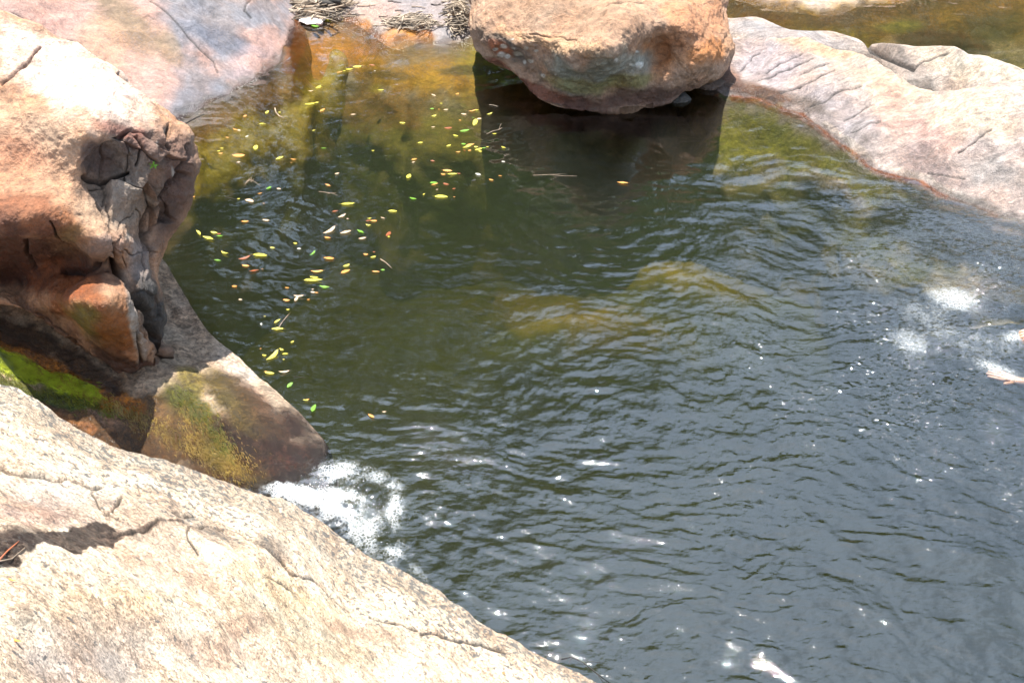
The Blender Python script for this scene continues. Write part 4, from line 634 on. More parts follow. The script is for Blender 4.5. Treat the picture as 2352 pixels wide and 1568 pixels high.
LD = {'2': [(1780,8,70,-15,'Y'),(1695,48,60,0,'P'),(1680,195,130,-12,'Y'),(1762,180,50,-10,'Y'),(1825,270,65,-35,'O'),(2178,320,60,-5,'P'),(1195,287,45,-40,'Y'),(1338,292,35,0,'Y'),(943,334,42,-25,'O'),(1135,424,55,-20,'Y'),(1168,428,20,0,'Y'),(835,490,60,15,'O'),(870,497,50,10,'P'),(745,580,42,15,'O'),(963,566,40,-25,'W'),(1728,500,40,-10,'Y'),(680,702,45,0,'Y'),(642,731,38,0,'Y'),(665,757,55,-15,'O'),(1068,695,50,-75,'Y'),(868,775,145,0,'O'),(1337,816,95,-15,'Y'),(868,860,45,0,'P'),(1498,828,70,10,'O'),(1470,862,18,0,'O'),(1842,703,65,0,'G'),(1990,988,55,-15,'P'),(343,1122,38,0,'O'),(362,1250,28,-30,'O'),(1112,1220,55,-8,'O'),(870,1280,38,-10,'Y'),(995,1300,100,20,'P'),(1212,1150,65,-25,'G'),(1330,1166,50,5,'P'),(1885,1122,65,15,'O'),(2118,1337,160,0,'Y'),(1968,1424,75,-10,'R'),(2050,1472,95,-20,'P'),(2113,1505,28,0,'P'),(945,1540,90,-5,'O'),(1180,1525,80,5,'P'),(1157,1330,22,0,'O')],
'3': [(185,170,45,50,'Y'),(308,165,55,5,'Y'),(345,176,35,0,'R'),(352,190,52,0,'G'),(258,210,85,15,'Y'),(763,283,38,5,'Y'),(942,249,32,5,'Y'),(973,289,34,-5,'W'),(390,319,60,25,'Y'),(332,379,55,5,'G'),(668,341,112,5,'Y'),(545,360,100,-12,'R'),(1078,325,55,-40,'G'),(553,422,60,5,'O'),(620,464,78,-8,'R'),(686,451,16,0,'O'),(1208,148,110,-30,'P'),(1198,200,52,10,'O'),(1337,162,90,-12,'P'),(1205,367,85,5,'O'),(1468,207,62,-10,'P'),(1452,158,60,25,'G'),(1670,175,50,-50,'R'),(1675,196,24,0,'Y'),(1515,105,42,10,'Y'),(1557,71,55,-5,'O'),(1518,70,45,0,'R'),(1524,52,36,-10,'Y'),(1628,50,34,15,'P'),(1495,333,40,10,'O'),(1553,352,45,-15,'Y'),(1560,313,22,0,'R'),(1575,470,62,0,'O'),(1628,452,34,0,'G'),(1345,420,55,-25,'Y'),(1338,467,75,-25,'O'),(1110,467,95,-5,'O'),(1140,470,45,-10,'Y'),(1090,515,70,10,'Y'),(1050,535,75,-8,'Y'),(1100,541,120,-3,'Y'),(1172,587,80,5,'G'),(467,585,42,10,'O'),(878,597,32,5,'O'),(1080,608,22,0,'P'),(1080,634,36,0,'P'),(1110,636,30,0,'O'),(972,662,85,5,'P'),(953,685,45,-55,'P'),(875,694,55,0,'O'),(1047,689,26,0,'O'),(513,688,30,0,'P'),(887,768,32,0,'Y'),(704,821,14,0,'Y'),(804,860,58,-35,'Y'),(804,921,96,0,'Y'),(678,883,16,80,'W'),(919,1018,30,-30,'Y'),(838,1076,36,25,'Y'),(672,1076,12,0,'O'),(700,1120,34,15,'Y'),(762,1125,120,-38,'Y'),(864,1109,48,-5,'Y'),(852,1157,16,0,'Y'),(742,1264,78,3,'Y'),(854,1253,88,-8,'P'),(712,1252,20,0,'O'),(900,1358,58,-40,'G'),(1025,1483,42,5,'Y'),(1042,1472,24,0,'O'),(1090,1538,62,-65,'G')],
'4': [(492,340,55,8,'Y'),(292,31,62,5,'Y'),(785,84,45,25,'P'),(1008,65,34,-25,'O'),(857,157,26,0,'Y'),(771,209,40,0,'G'),(903,215,48,-5,'P'),(838,212,20,0,'O'),(1150,226,75,-10,'O'),(1187,221,50,0,'Y'),(1069,259,55,15,'P'),(1312,257,56,-15,'Y'),(1159,290,24,0,'G'),(1172,334,55,-70,'Y'),(790,276,48,-15,'Y'),(1035,314,24,10,'O'),(1215,301,45,-8,'P'),(782,381,38,0,'P'),(924,388,75,3,'R'),(1077,414,95,-5,'G'),(1360,440,42,0,'Y'),(995,461,50,10,'Y'),(663,527,50,-5,'Y'),(927,553,45,-20,'Y'),(1068,539,48,12,'G'),(1130,547,80,-8,'O'),(1098,572,80,-8,'Y'),(1186,567,38,10,'Y'),(1260,579,45,-3,'G'),(1208,587,70,-10,'Y'),(1225,607,35,15,'Y'),(1124,601,34,-10,'O'),(1078,600,30,10,'R'),(1018,614,46,-5,'O'),(1293,565,28,10,'Y'),(1445,575,45,20,'Y'),(605,684,52,-15,'O'),(596,712,32,-12,'P'),(776,700,44,5,'R'),(1443,709,34,0,'W'),(917,789,92,0,'O'),(963,824,98,-8,'Y'),(875,817,45,10,'O'),(1025,816,35,10,'R'),(1203,825,52,15,'W'),(550,842,52,-60,'Y'),(1413,841,38,5,'O'),(1327,876,45,15,'O'),(788,900,75,-5,'G'),(797,916,68,-8,'O'),(905,912,58,15,'R'),(1163,880,48,-30,'B'),(818,967,24,0,'P'),(978,957,34,-15,'R'),(697,1013,26,-40,'Y'),(858,1034,125,0,'Y'),(980,1034,22,0,'O'),(594,1051,68,8,'G'),(217,603,28,0,'Y'),(402,1170,85,5,'Y')],
'c': [(840,528,70,-5,'Y'),(780,550,60,-5,'Y'),(705,573,50,-8,'O'),(740,563,25,0,'Y'),(540,690,50,-25,'Y'),(958,518,50,5,'R'),(980,562,14,0,'W'),(478,719,38,0,'P'),(510,209,60,8,'G'),(605,160,85,5,'Y'),(740,142,65,-35,'Y')],
'5': [(1338,1330,80,5,'O')], 'd': [(853, 958, 16, 30, 'O'), (883, 850 + 99, 10, 0, 'P')]}
ZN = [('by the driftwood pile', lambda x, y: y < 70), ('in the orange shallows', lambda x, y: y < 215), ('by the pink slab', lambda x, y: x < 640 and y < 320), ('at the boulder shadow', lambda x, y: x > 1030 and y < 320),
      ('off the cracked boulder', lambda x, y: x < 640 and y < 600), ('left of boulder reflection', lambda x, y: x > 980 and y < 480), ('between the boulders', lambda x, y: y < 400), ('off the upper spur', lambda x, y: y < 760 and x < 640), ('along the spur tip', lambda x, y: y > 760),
      ('in the lower patch', lambda x, y: y > 560), ('in mid pool', lambda x, y: True)]
items = []
for key, lst in LD.items():
    k_, ox, oy = SC[key]
    for (x, y, l_, a_, c_) in lst: items.append((x * k_ + ox, y * k_ + oy, max(l_ * k_, 5), a_, c_))
used = {}
for it in items:
    z_ = next(n for n, f_ in ZN if f_(it[0], it[1])); used.setdefault((z_, it[4]), []).append(it)
ORD = ['leftmost', 'second from left', 'third from left', 'fourth from left', 'fifth from left', 'sixth from left', 'seventh from left', 'eighth from left', 'ninth from left', 'tenth from left', 'eleventh from left', 'twelfth from left', 'thirteenth from left', 'fourteenth from left', 'fifteenth from left', 'sixteenth from left', 'seventeenth from left', 'eighteenth from left']
li_ = 0
for (z_, c_), L_ in used.items():
    L_.sort(key=lambda q: q[0])
    for r_, (x, y, ln, an, _c) in enumerate(L_):
        var = (li_ * 3) % 5; me_ = LME.setdefault((c_, var), None) or LME.setdefault((c_, var, 'm'), leaf_mesh(c_, var)); li_ += 1
        ln = ln * 1.0; dx, dy = ln / 2 * math.cos(R(an)), ln / 2 * math.sin(R(an)); p0 = at(x - dx, y - dy, 0); p1 = at(x + dx, y + dy, 0); d_ = p1 - p0; length = min(float(np.hypot(*d_[:2])), ln * .0062)
        o = bpy.data.objects.new('leaf', me_); COL.objects.link(o); c0 = (p0 + p1) / 2
        o.location = (c0[0], c0[1], water_z(x, y) + .005); o.rotation_euler = (random.uniform(-.12, .12), random.uniform(-.1, .1), math.atan2(d_[1], d_[0]) + (math.pi if li_ % 2 else 0)); o.scale = (length, length * (1.25 if ln < 13 else 1.), length)
        nm = LC[c_][0]
        lab = f"only {nm} leaf floating {z_}" if len(L_) == 1 else f"{nm} leaf, {ORD[r_]} of {nm} ones floating {z_}"
        tag(o, lab, 'leaf', 'fallen leaves floating on the pool')

# ------------------------------------------------------------------ sticks
M_stick = plain('dry_stick', (.30, .22, .15), .8, .5, 25, bump=.4); M_grey = plain('bleached_twigs', (.34, .27, .20), .85, .6, 14, bump=.3); M_dark = plain('charred_wood', (.03, .025, .02), .8, .4, 20, bump=.5)
M_needle = plain('pine_needle', (.34, .10, .04), .6, .3, 30)
def stick(pts3, r0, r1, mat, lab, name='twig', cat='twig', group=None, forks=0):
    V, F = tube_arrays(pts3, r0, r1, 6)
    rs = np.random.RandomState(len(V) + int(abs(pts3[0][0]) * 1000) % 977)
    for k in range(forks):
        i = rs.randint(1, len(pts3) - 1); p = np.array(pts3[i]); d = np.array(pts3[i + 1]) - p; d = d / (np.linalg.norm(d) + 1e-9); e = p + (d + rs.normal(0, .6, 3) * [1, 1, .25]) * .05
        v, f = tube_arrays([p, (p + e) / 2 + [0, 0, .003], e], r1, r1 * .6, 5); b = len(V); V += v; F += [tuple(j + b for j in q) for q in f]
    c0 = np.array(pts3[0]); o = mesh_obj(name, np.array(V) - c0, F, mat); o.location = c0; tag(o, lab, cat, group); return o
def wl(pp, k_='2', z=.006): 
    a, b, c = SC[k_]; return [at(x * a + b, y * a + c, z) for x, y in pp]
FT = 'sticks floating on the pool'
stick(wl([(1283, 235), (1295, 285), (1330, 325), (1385, 350)]), .004, .003, M_stick, 'curved tan stick floating beside a dried leaf cluster, off the pink slab', group=FT)
stick(wl([(1035, 375), (1045, 410), (1060, 435), (1085, 440), (1070, 415)]), .0015, .001, M_dark, 'thin dark curled twig floating by a small yellow leaf', group=FT, forks=2)
stick(wl([(715, 1248), (780, 1262), (850, 1280)]), .002, .0015, M_dark, 'thin dark twig touching a yellow leaf, off the cracked boulder', group=FT)
stick(wl([(940, 1110), (965, 1070), (1000, 1048), (1010, 1080), (1045, 1040)]), .002, .0012, M_stick, 'tangled brown rootlet floating off the cracked boulder', group=FT, forks=4)
stick(wl([(1785, 1188), (1850, 1195), (1920, 1205), (1985, 1200)]), .0018, .0012, M_stick, 'pale thin twig with short side shoots floating in the middle of the pool', group=FT, forks=4)
stick(wl([(1285, 440), (1340, 412), (1400, 398), (1432, 380)], '4'), .002, .0012, M_stick, 'thin reddish twig slanting across the edge of the boulder shadow', group=FT, forks=1)
stick(wl([(1310, 163), (1350, 168), (1393, 180)], '4'), .002, .0012, M_grey, 'short pale twig floating inside the boulder shadow', group=FT)
stick(wl([(1725, 826), (1900, 820), (2000, 832), (2135, 834)], '4'), .0016, .001, M_stick, 'long thin brown twig floating among the rippled boulder reflection', group=FT, forks=1)
stick(wl([(805, 920), (825, 880), (850, 845), (885, 805)], '3'), .002, .0012, M_stick, 'thin red brown stem standing off a yellow leaf near the wet spur', group=FT, forks=1)
stick(wl([(1610, 365), (1650, 390), (1698, 435)], '3'), .0025, .0018, M_stick, 'straight brown stick floating in the lower drifting patch', group=FT)
stick(wl([(930, 1285), (980, 1290), (1030, 1295)], '3'), .0016, .001, M_dark, 'short dark twig floating past the tip of the wet spur', group=FT)
stick([at(415, 288, .0), at(428, 283, .02), at(448, 272, .05), at(470, 262, .07)], .006, .003, M_dark, 'dark stick wedged between the cracked boulder and the pink slab')
stick([surf('filling the lower', x, y) + [0, 0, .004] for x, y in c3([(5, 868), (60, 820), (132, 778)])], .0022, .0014, M_needle, 'orange pine needle lying in the dark damp crack')
stick([surf('filling the lower', x, y) + [0, 0, .005] for x, y in c3([(-10, 880), (80, 850), (172, 820)])], .0018, .0010, M_stick, 'pale pine needle lying below the orange one in the damp crack')
stick([at(1290, 1513, .1), at(1312, 1508, .14), at(1340, 1520, .14), at(1370, 1545, .12), at(1410, 1575, .05)], .0025, .0015, M_dark, 'thin dark twig arching off the lower end of the granite slab', forks=3)
for (x, y, l_, lab) in [(35, 1360, 16, 'small orange leaf scrap on the granite below the damp crack'), (36, 1471, 22, 'orange leaf scrap on the granite, nearest the left edge'), (343, 1383, 16, 'bright orange leaf scrap in the middle of the granite slab'), (1157, 1537, 18, 'curled orange leaf near the lower end of the granite slab')]:
    p = surf('filling the lower', x, y); o = bpy.data.objects.new('leaf', leaf_mesh('O', 3)); COL.objects.link(o); o.location = p + [0, 0, .004]; q = l_ * .0012; o.scale = (q, q * .9, q); o.rotation_euler = (.25, .1, 2.6); tag(o, lab, 'leaf')
# driftwood piles
def pile(cx, cy, rx, ry, n, hgt, lab, key, seed, lmax=.34):
    rs = np.random.RandomState(seed); V = []; F = []
    for i in range(n):
        a = rs.uniform(0, 6.28); r = rs.uniform(0, 1) ** .6; px = cx + rx * r * math.cos(a); py = cy + ry * r * math.sin(a); p = surf(key, px, max(py, -250)); L_ = rs.uniform(.06, lmax)
        th = rs.normal(0, .5) + (0 if rs.rand() < .75 else rs.uniform(0, 3)); d = np.array([math.cos(th), math.sin(th), rs.normal(0, .10)]); p[2] += hgt * (1 - r) * rs.uniform(0, 1) + .01; cv = rs.normal(0, .16, 3) * [1, 1, .4] * L_
        pts = [p - d * L_ / 2, p - d * L_ / 6 + cv * .8, p + d * L_ / 6 + cv, p + d * L_ / 2]; r0 = rs.uniform(.0015, .006) * (1.3 if L_ > .25 else 1); v, f = tube_arrays(pts, r0, r0 * .6, 5); b = len(V); V += v; F += [tuple(j + b for j in q) for q in f]
    for i in range(n // 4):
        a = rs.uniform(0, 6.28); r = rs.uniform(0, 1) ** .6; p = surf(key, cx + rx * r * math.cos(a), max(cy + ry * r * math.sin(a), -250)); p[2] += hgt * (1 - r) * rs.uniform(.2, 1) + .01; u = rs.normal(size=3) * [1, 1, .35]; u /= np.linalg.norm(u); w_ = np.cross(u, rs.normal(size=3) * .3 + [0, 0, 1]); w_ /= np.linalg.norm(w_); q = rs.uniform(.02, .05)
        b = len(V); V += [p - u * q, p + w_ * q * .4 + [0, 0, .006], p + u * q, p - w_ * q * .4 + [0, 0, .004]]; F.append((b, b + 1, b + 2, b + 3))
    o = mesh_obj('driftwood', V, F, M_grey); tag(o, lab, 'driftwood', kind='stuff'); return o
KB = 'strewn with twigs'
pile(722, 12, 74, 32, 330, .08, 'dense pile of bleached twigs and dead leaves at the head of the pool', KB, 5)
pile(945, 54, 52, 15, 170, .035, 'small nest-like pile of bleached twigs on the grey shelf', KB, 6, .2)
pile(1052, 36, 16, 46, 150, .05, 'strip of bleached twigs caught against the hanging boulder', KB, 8, .2)
ts = 'twigs scattered on the grey shelf'
tl = ['at the top edge of the shelf', 'right of the big pile', 'below the big pile', 'above the small pile', 'left of the small pile', 'between the small pile and the strip', 'on the pale middle of the shelf', 'near the wet edge of the shelf', 'beside the strip of twigs', 'just above the waterline', 'in the centre of the shelf', 'on the far left of the shelf']
for i, (x, y, l_) in enumerate([(905, 5, 30), (840, 15, 40), (812, 36, 26), (960, 14, 30), (880, 38, 20), (1010, 62, 18), (915, 25, 22), (870, 60, 34), (1018, 30, 16), (885, 66, 14), (1000, 8, 24), (812, 8, 26)]):
    a = [surf(KB, x + l_ * (t_ - .5), y + 4 * math.sin(i * 2 + t_ * 2.5) * (t_ - .2)) + [0, 0, .006] for t_ in (0, .33, .66, 1)]
    stick(a, .003, .002, M_stick if i % 2 else M_dark, 'short dry twig lying ' + tl[i], group=ts, forks=i % 3)
for i, (x, y, l_, lab) in enumerate([(749, 28, 26, 'larger charred log end lying in the big twig pile'), (771, 23, 22, 'smaller charred log end right of the larger one in the twig pile')]):
    p = surf(KB, x, y) + [0, 0, .06]; L_ = l_ * .0036; stick([p + [-L_ / 2, 0, 0], p + [-L_ * .2, .01, .006], p + [L_ * .2, .005, .004], p + [L_ / 2, 0, -.004]], .024, .019, M_dark, lab, 'log', 'log', 'charred logs in the twig pile')
for pts, lab in [([(700, 42), (740, 40), (790, 28), (812, 16)], 'long grey branch curving along the front of the big pile'), ([(628, 4), (648, 14), (672, 32), (690, 36)], 'long thin branch sloping down the left end of the big pile'), ([(690, 34), (720, 30), (760, 20), (800, 14)], 'straight grey branch across the middle of the big pile')]:
    stick([surf(KB, max(x, 645), y) + [(x - max(x, 645)) * .0035, 0, .05] for x, y in pts], .009, .005, M_stick, lab, 'branch', 'branch', 'branches in the twig pile', 2)

# ------------------------------------------------------------------ stones
def stone(px, py, z, sx, sy, sz, col, lab, seed, base=None):
    import bmesh
    bm = bmesh.new(); bmesh.ops.create_icosphere(bm, subdivisions=4, radius=1); V = np.array([v.co[:] for v in bm.verts]); F = [tuple(v.index for v in f.verts) for f in bm.faces]; bm.free()
    V = V * (1 + .22 * fbm(V + seed, 1.3, 3)[:, None]) * [sx, sy, sz]; c = np.zeros((len(V), 4)); c[:, :3] = col
    o = mesh_obj('stone', V, F, M_pink, c); o.location = at(px, py, z) if base is None else base; tag(o, lab, 'stone'); return o
stone(716, 45, .01, .09, .08, .014, (.8, .79, .76), 'flat bright white stone at the water edge below the twig pile', 3.)
stone(733, 53, .01, .028, .024, .02, (.75, .68, .66), 'small round whitish pebble beside the flat white stone', 9.)
stone(1560, 229, .0, .07, .05, .05, (.05, .05, .045), 'wet black stone in the shadow under the hanging boulder', 5.)
stone(1635, 196, .01, .10, .06, .04, (.10, .07, .05), 'flat wet dark stone where the hanging boulder meets the ridge', 15.)
p = on_boulder('cracked', 356, 376)
sp = empty('plant', p); tag(sp, 'tiny green sprig growing from a crack in the boulder face', 'plant')
for i in range(5):
    o = bpy.data.objects.new('leaf', leaf_mesh('G', i)); COL.objects.link(o); o.parent = sp; o.scale = (.022,) * 3; a = i * 1.25 - 1.2; o.location = (.01 * math.cos(a), -.015 - .002 * i, .01 * math.sin(a)); o.rotation_euler = (1.2, -a, .2)
v_, f_ = tube_arrays([(0, .02, -.01), (0, -.01, 0), (.005, -.02, .01)], .002, .001, 5); mesh_obj('stem', v_, f_, LM['G'], parent=sp)

# ------------------------------------------------------------------ foam
m, t, o = mat_new('foam'); L = t.links.new
b = N(t, 'ShaderNodeBsdfPrincipled'); b.inputs['Base Color'].default_value = (.74, .77, .78, 1); b.inputs['Roughness'].default_value = .35
trn = N(t, 'ShaderNodeBsdfTransparent'); mxs = N(t, 'ShaderNodeMixShader'); L(trn.outputs[0], mxs.inputs[1]); L(b.outputs[0], mxs.inputs[2]); L(mxs.outputs[0], o.inputs[0])
fa = N(t, 'ShaderNodeAttribute', attribute_name='foam'); tcf = N(t, 'ShaderNodeTexCoord')
nz = N(t, 'ShaderNodeTexNoise'); nz.inputs['Scale'].default_value = 13; nz.inputs['Detail'].default_value = 7; nz.inputs['Roughness'].default_value = .72; nz.inputs['Distortion'].default_value = 1.2; L(tcf.outputs['Object'], nz.inputs['Vector'])
vo = N(t, 'ShaderNodeTexVoronoi', feature='DISTANCE_TO_EDGE'); vo.inputs['Scale'].default_value = 75; L(tcf.outputs['Object'], vo.inputs['Vector'])
ve = N(t, 'ShaderNodeMapRange'); ve.inputs[1].default_value = 0; ve.inputs[2].default_value = .25; ve.inputs[3].default_value = .12; ve.inputs[4].default_value = -.08; L(vo.outputs['Distance'], ve.inputs[0])
s1 = N(t, 'ShaderNodeMath', operation='ADD'); L(nz.outputs['Fac'], s1.inputs[0]); L(ve.outputs[0], s1.inputs[1])
s2 = N(t, 'ShaderNodeMath', operation='ADD'); L(s1.outputs[0], s2.inputs[0]); L(fa.outputs['Fac'], s2.inputs[1])
th = N(t, 'ShaderNodeMapRange'); th.inputs[1].default_value = .78; th.inputs[2].default_value = 1.36; th.inputs[4].default_value = .93; L(s2.outputs[0], th.inputs[0]); fe_ = N(t, 'ShaderNodeMapRange'); fe_.inputs[1].default_value = .14; fe_.inputs[2].default_value = .42; L(fa.outputs['Fac'], fe_.inputs[0]); fm_ = N(t, 'ShaderNodeMath', operation='MULTIPLY'); L(th.outputs[0], fm_.inputs[0]); L(fe_.outputs[0], fm_.inputs[1]); L(fm_.outputs[0], mxs.inputs[0])
bp = N(t, 'ShaderNodeBump'); bp.inputs['Strength'].default_value = .8; bp.inputs['Distance'].default_value = .01; L(s1.outputs[0], bp.inputs['Height']); L(bp.outputs[0], b.inputs['Normal'])
M_foam = m
M_foam2 = m.copy(); M_foam2.name = 'foam_soft'
for n_ in M_foam2.node_tree.nodes:
    if n_.type == 'TEX_NOISE': n_.inputs['Scale'].default_value = 24; n_.inputs['Detail'].default_value = 10
    if n_.type == 'MAP_RANGE' and abs(n_.inputs[1].default_value - .78) < 1e-3: n_.inputs[1].default_value = .74; n_.inputs[2].default_value = 1.30; n_.inputs[4].default_value = .55
def foam_patch(x0, x1, y0, y1, blobs, lab, lift=.006, rough=.012, step=2.5, mat=None):
    PX, PY = np.meshgrid(np.arange(x0, x1, step), np.arange(y0, y1, step)); P = at(PX, PY, 0.); I = np.zeros(PX.shape)
    for cx, cy, rx, ry, rot, st in blobs:
        a = R(rot); dx, dy = PX - cx, PY - cy; q = np.hypot((dx * math.cos(a) + dy * math.sin(a)) / rx, (-dx * math.sin(a) + dy * math.cos(a)) / ry)
        v = st * np.exp(-(q ** 2) * .9); I = np.maximum(I, v) if st > 0 else I + v
    I = I + .10 * fbm(P, 5, 3) * (I > .05); P[..., 2] = wave_h(P, PX, PY) + lift + rough * np.clip(I, 0, 1) * (.6 + fbm(P, 20, 4))
    F = grid_faces(*PX.shape)[:, ::-1]; keep_ = I.ravel()[F].max(1) > .12; F = F[keep_]; u, inv = np.unique(F.ravel(), return_inverse=True)
    o = mesh_obj('foam', P.reshape(-1, 3)[u], inv.reshape(-1, 4), mat or M_foam, extra={'foam': I.ravel()[u]}); tag(o, lab, 'foam', kind='stuff'); return o
foam_patch(580, 1080, 980, 1420, [(690, 1142, 80, 24, 12, .86), (775, 1165, 95, 46, 12, .68), (845, 1225, 60, 60, 20, .57), (770, 1090, 65, 38, -10, .50), (905, 1180, 32, 70, 10, .47), (880, 1110, 80, 30, 25, .38), (905, 1270, 40, 50, 10, .42), (960, 1320, 60, 26, 40, .34), (800, 1168, 26, 11, 10, -.45), (885, 1245, 22, 18, 0, -.3), (730, 1182, 20, 9, 10, -.2)],
    'white foam where the little cascade runs into the pool beside the granite slab', .008, .03)
foam_patch(2020, 2500, 640, 930, [(2195, 690, 80, 40, 10, .52), (2090, 785, 70, 40, 20, .44), (2290, 848, 75, 20, 20, .52), (2150, 740, 150, 70, 20, .34), (2330, 775, 50, 18, 0, .46), (2260, 800, 130, 70, 10, .32)], 'pale patch of churned bubbles beside the swimmer', .002, .004, mat=M_foam2)
rs = np.random.RandomState(4); bm_v = []; bm_f = []
ico = [(0, 0, 1)] + [(.894 * math.cos(R(72 * k)), .894 * math.sin(R(72 * k)), .447) for k in range(5)] + [(.894 * math.cos(R(72 * k + 36)), .894 * math.sin(R(72 * k + 36)), -.447) for k in range(5)] + [(0, 0, -1)]
icf = [(0, 1 + k, 1 + (k + 1) % 5) for k in range(5)] + [(1 + k, 6 + k, 1 + (k + 1) % 5) for k in range(5)] + [(1 + (k + 1) % 5, 6 + k, 6 + (k + 1) % 5) for k in range(5)] + [(11, 6 + (k + 1) % 5, 6 + k) for k in range(5)]
ico = np.array(ico)
for (cx, cy, rx, ry, n, hz) in [(730, 1135, 60, 22, 200, .015), (800, 1160, 70, 40, 220, .006), (850, 1230, 50, 45, 160, .003), (790, 1095, 60, 30, 140, .005), (890, 1160, 50, 50, 60, .001)]:
    for i in range(n):
        a = rs.normal(0, .5, 2); x, y = cx + a[0] * rx, cy + a[1] * ry; p = at(x, y, 0); p[2] = .004 + abs(rs.normal()) * hz; r_ = .0007 + .0016 * rs.rand() ** 3; b0 = len(bm_v) * 12; bm_v.append(ico * r_ + p); bm_f.append(np.array(icf) + b0)
M_drop = plain('foam_bubbles', (.85, .87, .88), .15, .05, 10, bump=0)
tag(mesh_obj('bubbles', np.concatenate(bm_v), np.concatenate(bm_f), M_drop), 'white bubbles and droplets thrown up by the little cascade', 'bubbles', kind='stuff')

# ------------------------------------------------------------------ swimmer at the right edge
M_skin = plain('skin', (.50, .27, .18), .35, .12, 18, sss=.15); M_cloth = plain('swim_shorts', (.03, .05, .12), .7, .2, 30); M_hair = plain('hair', (.02, .014, .01), .5, .3, 60, bump=.5)
def skinned(name, verts, edges, radii, mat, parent=None, root=0, sub=2):
    me = bpy.data.meshes.new(name); me.from_pydata([tuple(v) for v in verts], edges, []); o = bpy.data.objects.new(name, me); COL.objects.link(o)
    md = o.modifiers.new('Skin', 'SKIN'); sk = me.skin_vertices[0] if me.skin_vertices else None
    if sk is None: bpy.context.view_layer.objects.active = o; bpy.ops.mesh.customdata_skin_add(); sk = me.skin_vertices[0]
    for i, r_ in enumerate(radii): sk.data[i].radius = (r_, r_) if not isinstance(r_, tuple) else r_; sk.data[i].use_root = (i == root)
    md.use_smooth_shade = True; sb = o.modifiers.new('Subdivision', 'SUBSURF'); sb.levels = sb.render_levels = sub
    dg = bpy.context.evaluated_depsgraph_get(); me2 = bpy.data.meshes.new_from_object(o.evaluated_get(dg)); bpy.data.objects.remove(o)
    me2.materials.clear(); me2.materials.append(mat); me2.polygons.foreach_set('use_smooth', [True] * len(me2.polygons)); o = bpy.data.objects.new(name, me2); COL.objects.link(o)
    if parent: o.parent = parent
    return o
HB = at(2276, 856, -.055); WB = at(2345, 878, -.06); HA = at(2346, 768, .02)
vs_, es_, rd_ = [], [], []
def jv(p, r_, link=None):
    vs_.append(np.array(p, float)); rd_.append(r_); i = len(vs_) - 1
    if link is not None: es_.append((link, i))
    return i
bx = HA[0] + .78; by = (HA[1] + WB[1]) / 2
pel = jv((bx + .62, by - .02, -.20), (.15, .11)); ch_ = jv((bx + .30, by, -.14), (.15, .11), pel); up = jv((bx + .12, by, -.10), (.14, .10), ch_); nk = jv((bx - .02, by, -.03), .055, up); hd0 = jv((bx - .10, by, .03), .085, nk); hd1 = jv((bx - .17, by, .10), .095, hd0); hd2 = jv((bx - .20, by, .16), .07, hd1)
for sgn in (-1, 1):
    h_ = jv((bx + .66, by + sgn * .10, -.22), .085, pel); k_ = jv((bx + 1.05, by + sgn * .20, -.34), .058, h_); a_ = jv((bx + 1.42, by + sgn * .16, -.24), .036, k_); f_ = jv((bx + 1.60, by + sgn * .16, -.26), .028, a_)
def arm(side, hand, wrist, elbow, fist):
    sh = jv((bx + .10, by + side * .19, -.08), .052, up); el = jv(elbow, .040, sh); fm = jv((np.array(elbow) + wrist) / 2, .034, el); wr = jv(wrist, .024, fm)
    d = np.array(hand) - wrist; d /= np.linalg.norm(d); s_ = np.cross(d, (0, 0, 1)); s_ /= np.linalg.norm(s_); pm = jv(np.array(wrist) + d * .05, (.030, .018), wr)
    for q in range(4):
        o_ = (q - 1.5) * .020; ln = [.070, .082, .078, .058][q]; b0 = np.array(wrist) + d * .085 + s_ * o_; i0 = jv(b0, .0095, pm); cz = -.9 if fist else -.15
        i1 = jv(b0 + d * ln * .45 + [0, 0, ln * .10 * cz], .0088, i0); jv(b0 + d * ln * (.5 if fist else .95) + [0, 0, ln * .45 * cz], .0075, i1)
    tb = np.array(wrist) + d * .035 + s_ * (.028 * side); t0_ = jv(tb, .012, pm); jv(tb + d * .035 + s_ * .030 * side, .0095, t0_)
arm(1, HA, HA + [.12, .01, .0], (HA[0] + .38, HA[1] + .02, .0), True)
arm(-1, HB, WB, (WB[0] + .25, WB[1] - .03, -.05), False)
per = empty('person', (bx, by, 0)); tag(per, 'person swimming at the right edge, one fist above water and one forearm just under it', 'person')
body = skinned('body', [v - np.array([bx, by, 0]) for v in vs_], es_, rd_, M_skin, per)
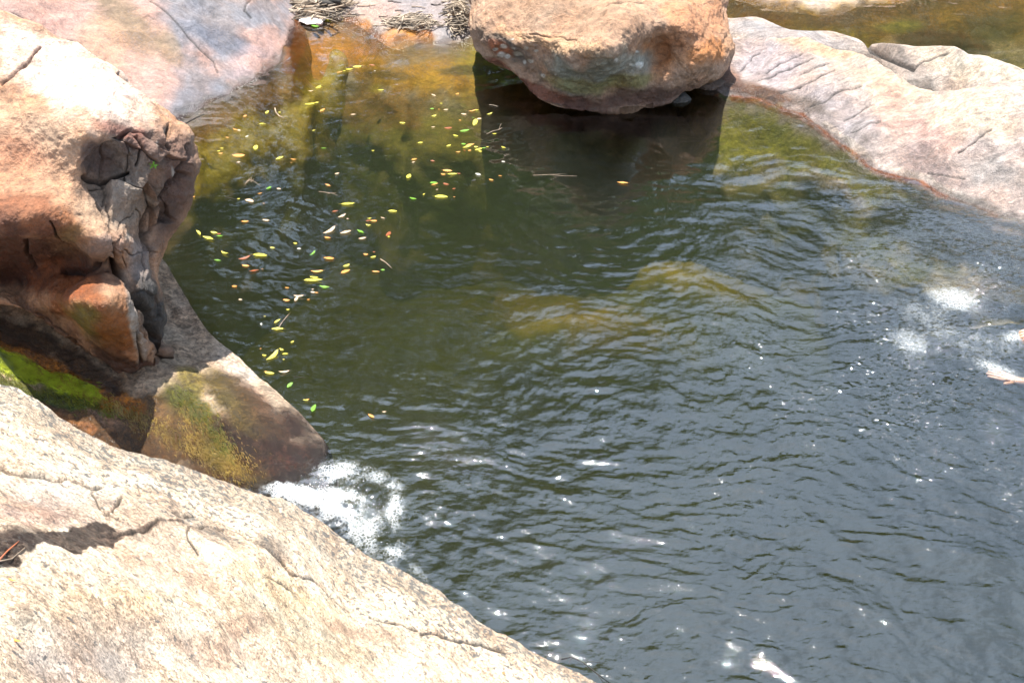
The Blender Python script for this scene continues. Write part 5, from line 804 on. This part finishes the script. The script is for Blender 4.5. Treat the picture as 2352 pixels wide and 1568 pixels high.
# face details are turned away from the frame; hair and shorts
import bmesh
bm = bmesh.new(); bmesh.ops.create_icosphere(bm, subdivisions=4, radius=1); HV = np.array([v.co[:] for v in bm.verts]); HF = [tuple(v.index for v in f.verts) for f in bm.faces if sum(v.co[0] for v in f.verts) > -.9 or sum(v.co[2] for v in f.verts) > .9]; bm.free()
mesh_obj('hair', HV * (1 + .05 * fbm(HV, 6, 3)[:, None]) * [.108, .10, .105] + [-.15, 0, .125], HF, M_hair, parent=per)
skinned('swim_shorts', [(.50, -.02, -.185), (.62, -.02, -.20), (.68, .10, -.225), (.86, .15, -.285), (.68, -.14, -.225), (.86, -.19, -.285)], [(0, 1), (1, 2), (2, 3), (1, 4), (4, 5)], [(.165, .125), (.165, .125), .10, .085, .10, .085], M_cloth, per)

# filamentous algae combed by the running water
def algae(name_lab, lines, n, ln, col, seed, dirn):
    rs = np.random.RandomState(seed); V = []; F = []
    m_ = plain('algae_%d' % seed, col, .3, .5, 12, trans=.25, bump=0)
    for i in range(n):
        pts, wd = lines[rs.randint(len(lines))]; k = rs.uniform(0, len(pts) - 1.001); a = int(k); f_ = k - a
        px = pts[a][0] * (1 - f_) + pts[a + 1][0] * f_ + rs.normal(0, .5) * wd; py = pts[a][1] * (1 - f_) + pts[a + 1][1] * f_ + rs.normal(0, .5) * wd
        p = surf('wet rock spur', px, py); L_ = ln * rs.uniform(.4, 1.3); q = surf('wet rock spur', px + dirn[0] * L_ * 420 + rs.normal(0, 3), py + dirn[1] * L_ * 420 + rs.normal(0, 3))
        w_ = np.array([.5, .8, 0]) * rs.uniform(.0008, .002); up_ = np.array([0, 0, .0012 + .0015 * rs.rand()]); mid = (p + q) / 2 + up_ * 1.5
        b = len(V); V += [p - w_, p + w_, mid - w_, mid + w_, q + up_ * .6]; F += [(b, b + 1, b + 3, b + 2), (b + 2, b + 3, b + 4)]
    tag(mesh_obj('algae', V, F, m_, smooth=False), name_lab, 'algae', kind='stuff')
algae('bright yellow-green algae streaming down the channel below the cracked boulder', [([(-60, 790), (20, 828), (110, 862), (210, 900)], 17)], 2600, .045, (.27, .31, .02), 61, (.9, .42))
algae('dark green algae along the lower side of the channel', [([(-20, 850), (60, 880), (190, 925), (270, 945)], 16), ([(400, 900), (470, 960), (520, 1040)], 26)], 1300, .03, (.09, .09, .012), 62, (.6, .7))
algae('golden brown algae covering the wet lower flank of the spur', [([(430, 930), (500, 1030), (560, 1090)], 44), ([(300, 950), (420, 1010), (520, 1070)], 30), ([(60, 830), (200, 900), (320, 950)], 16)], 3200, .02, (.20, .13, .025), 63, (.35, .9))
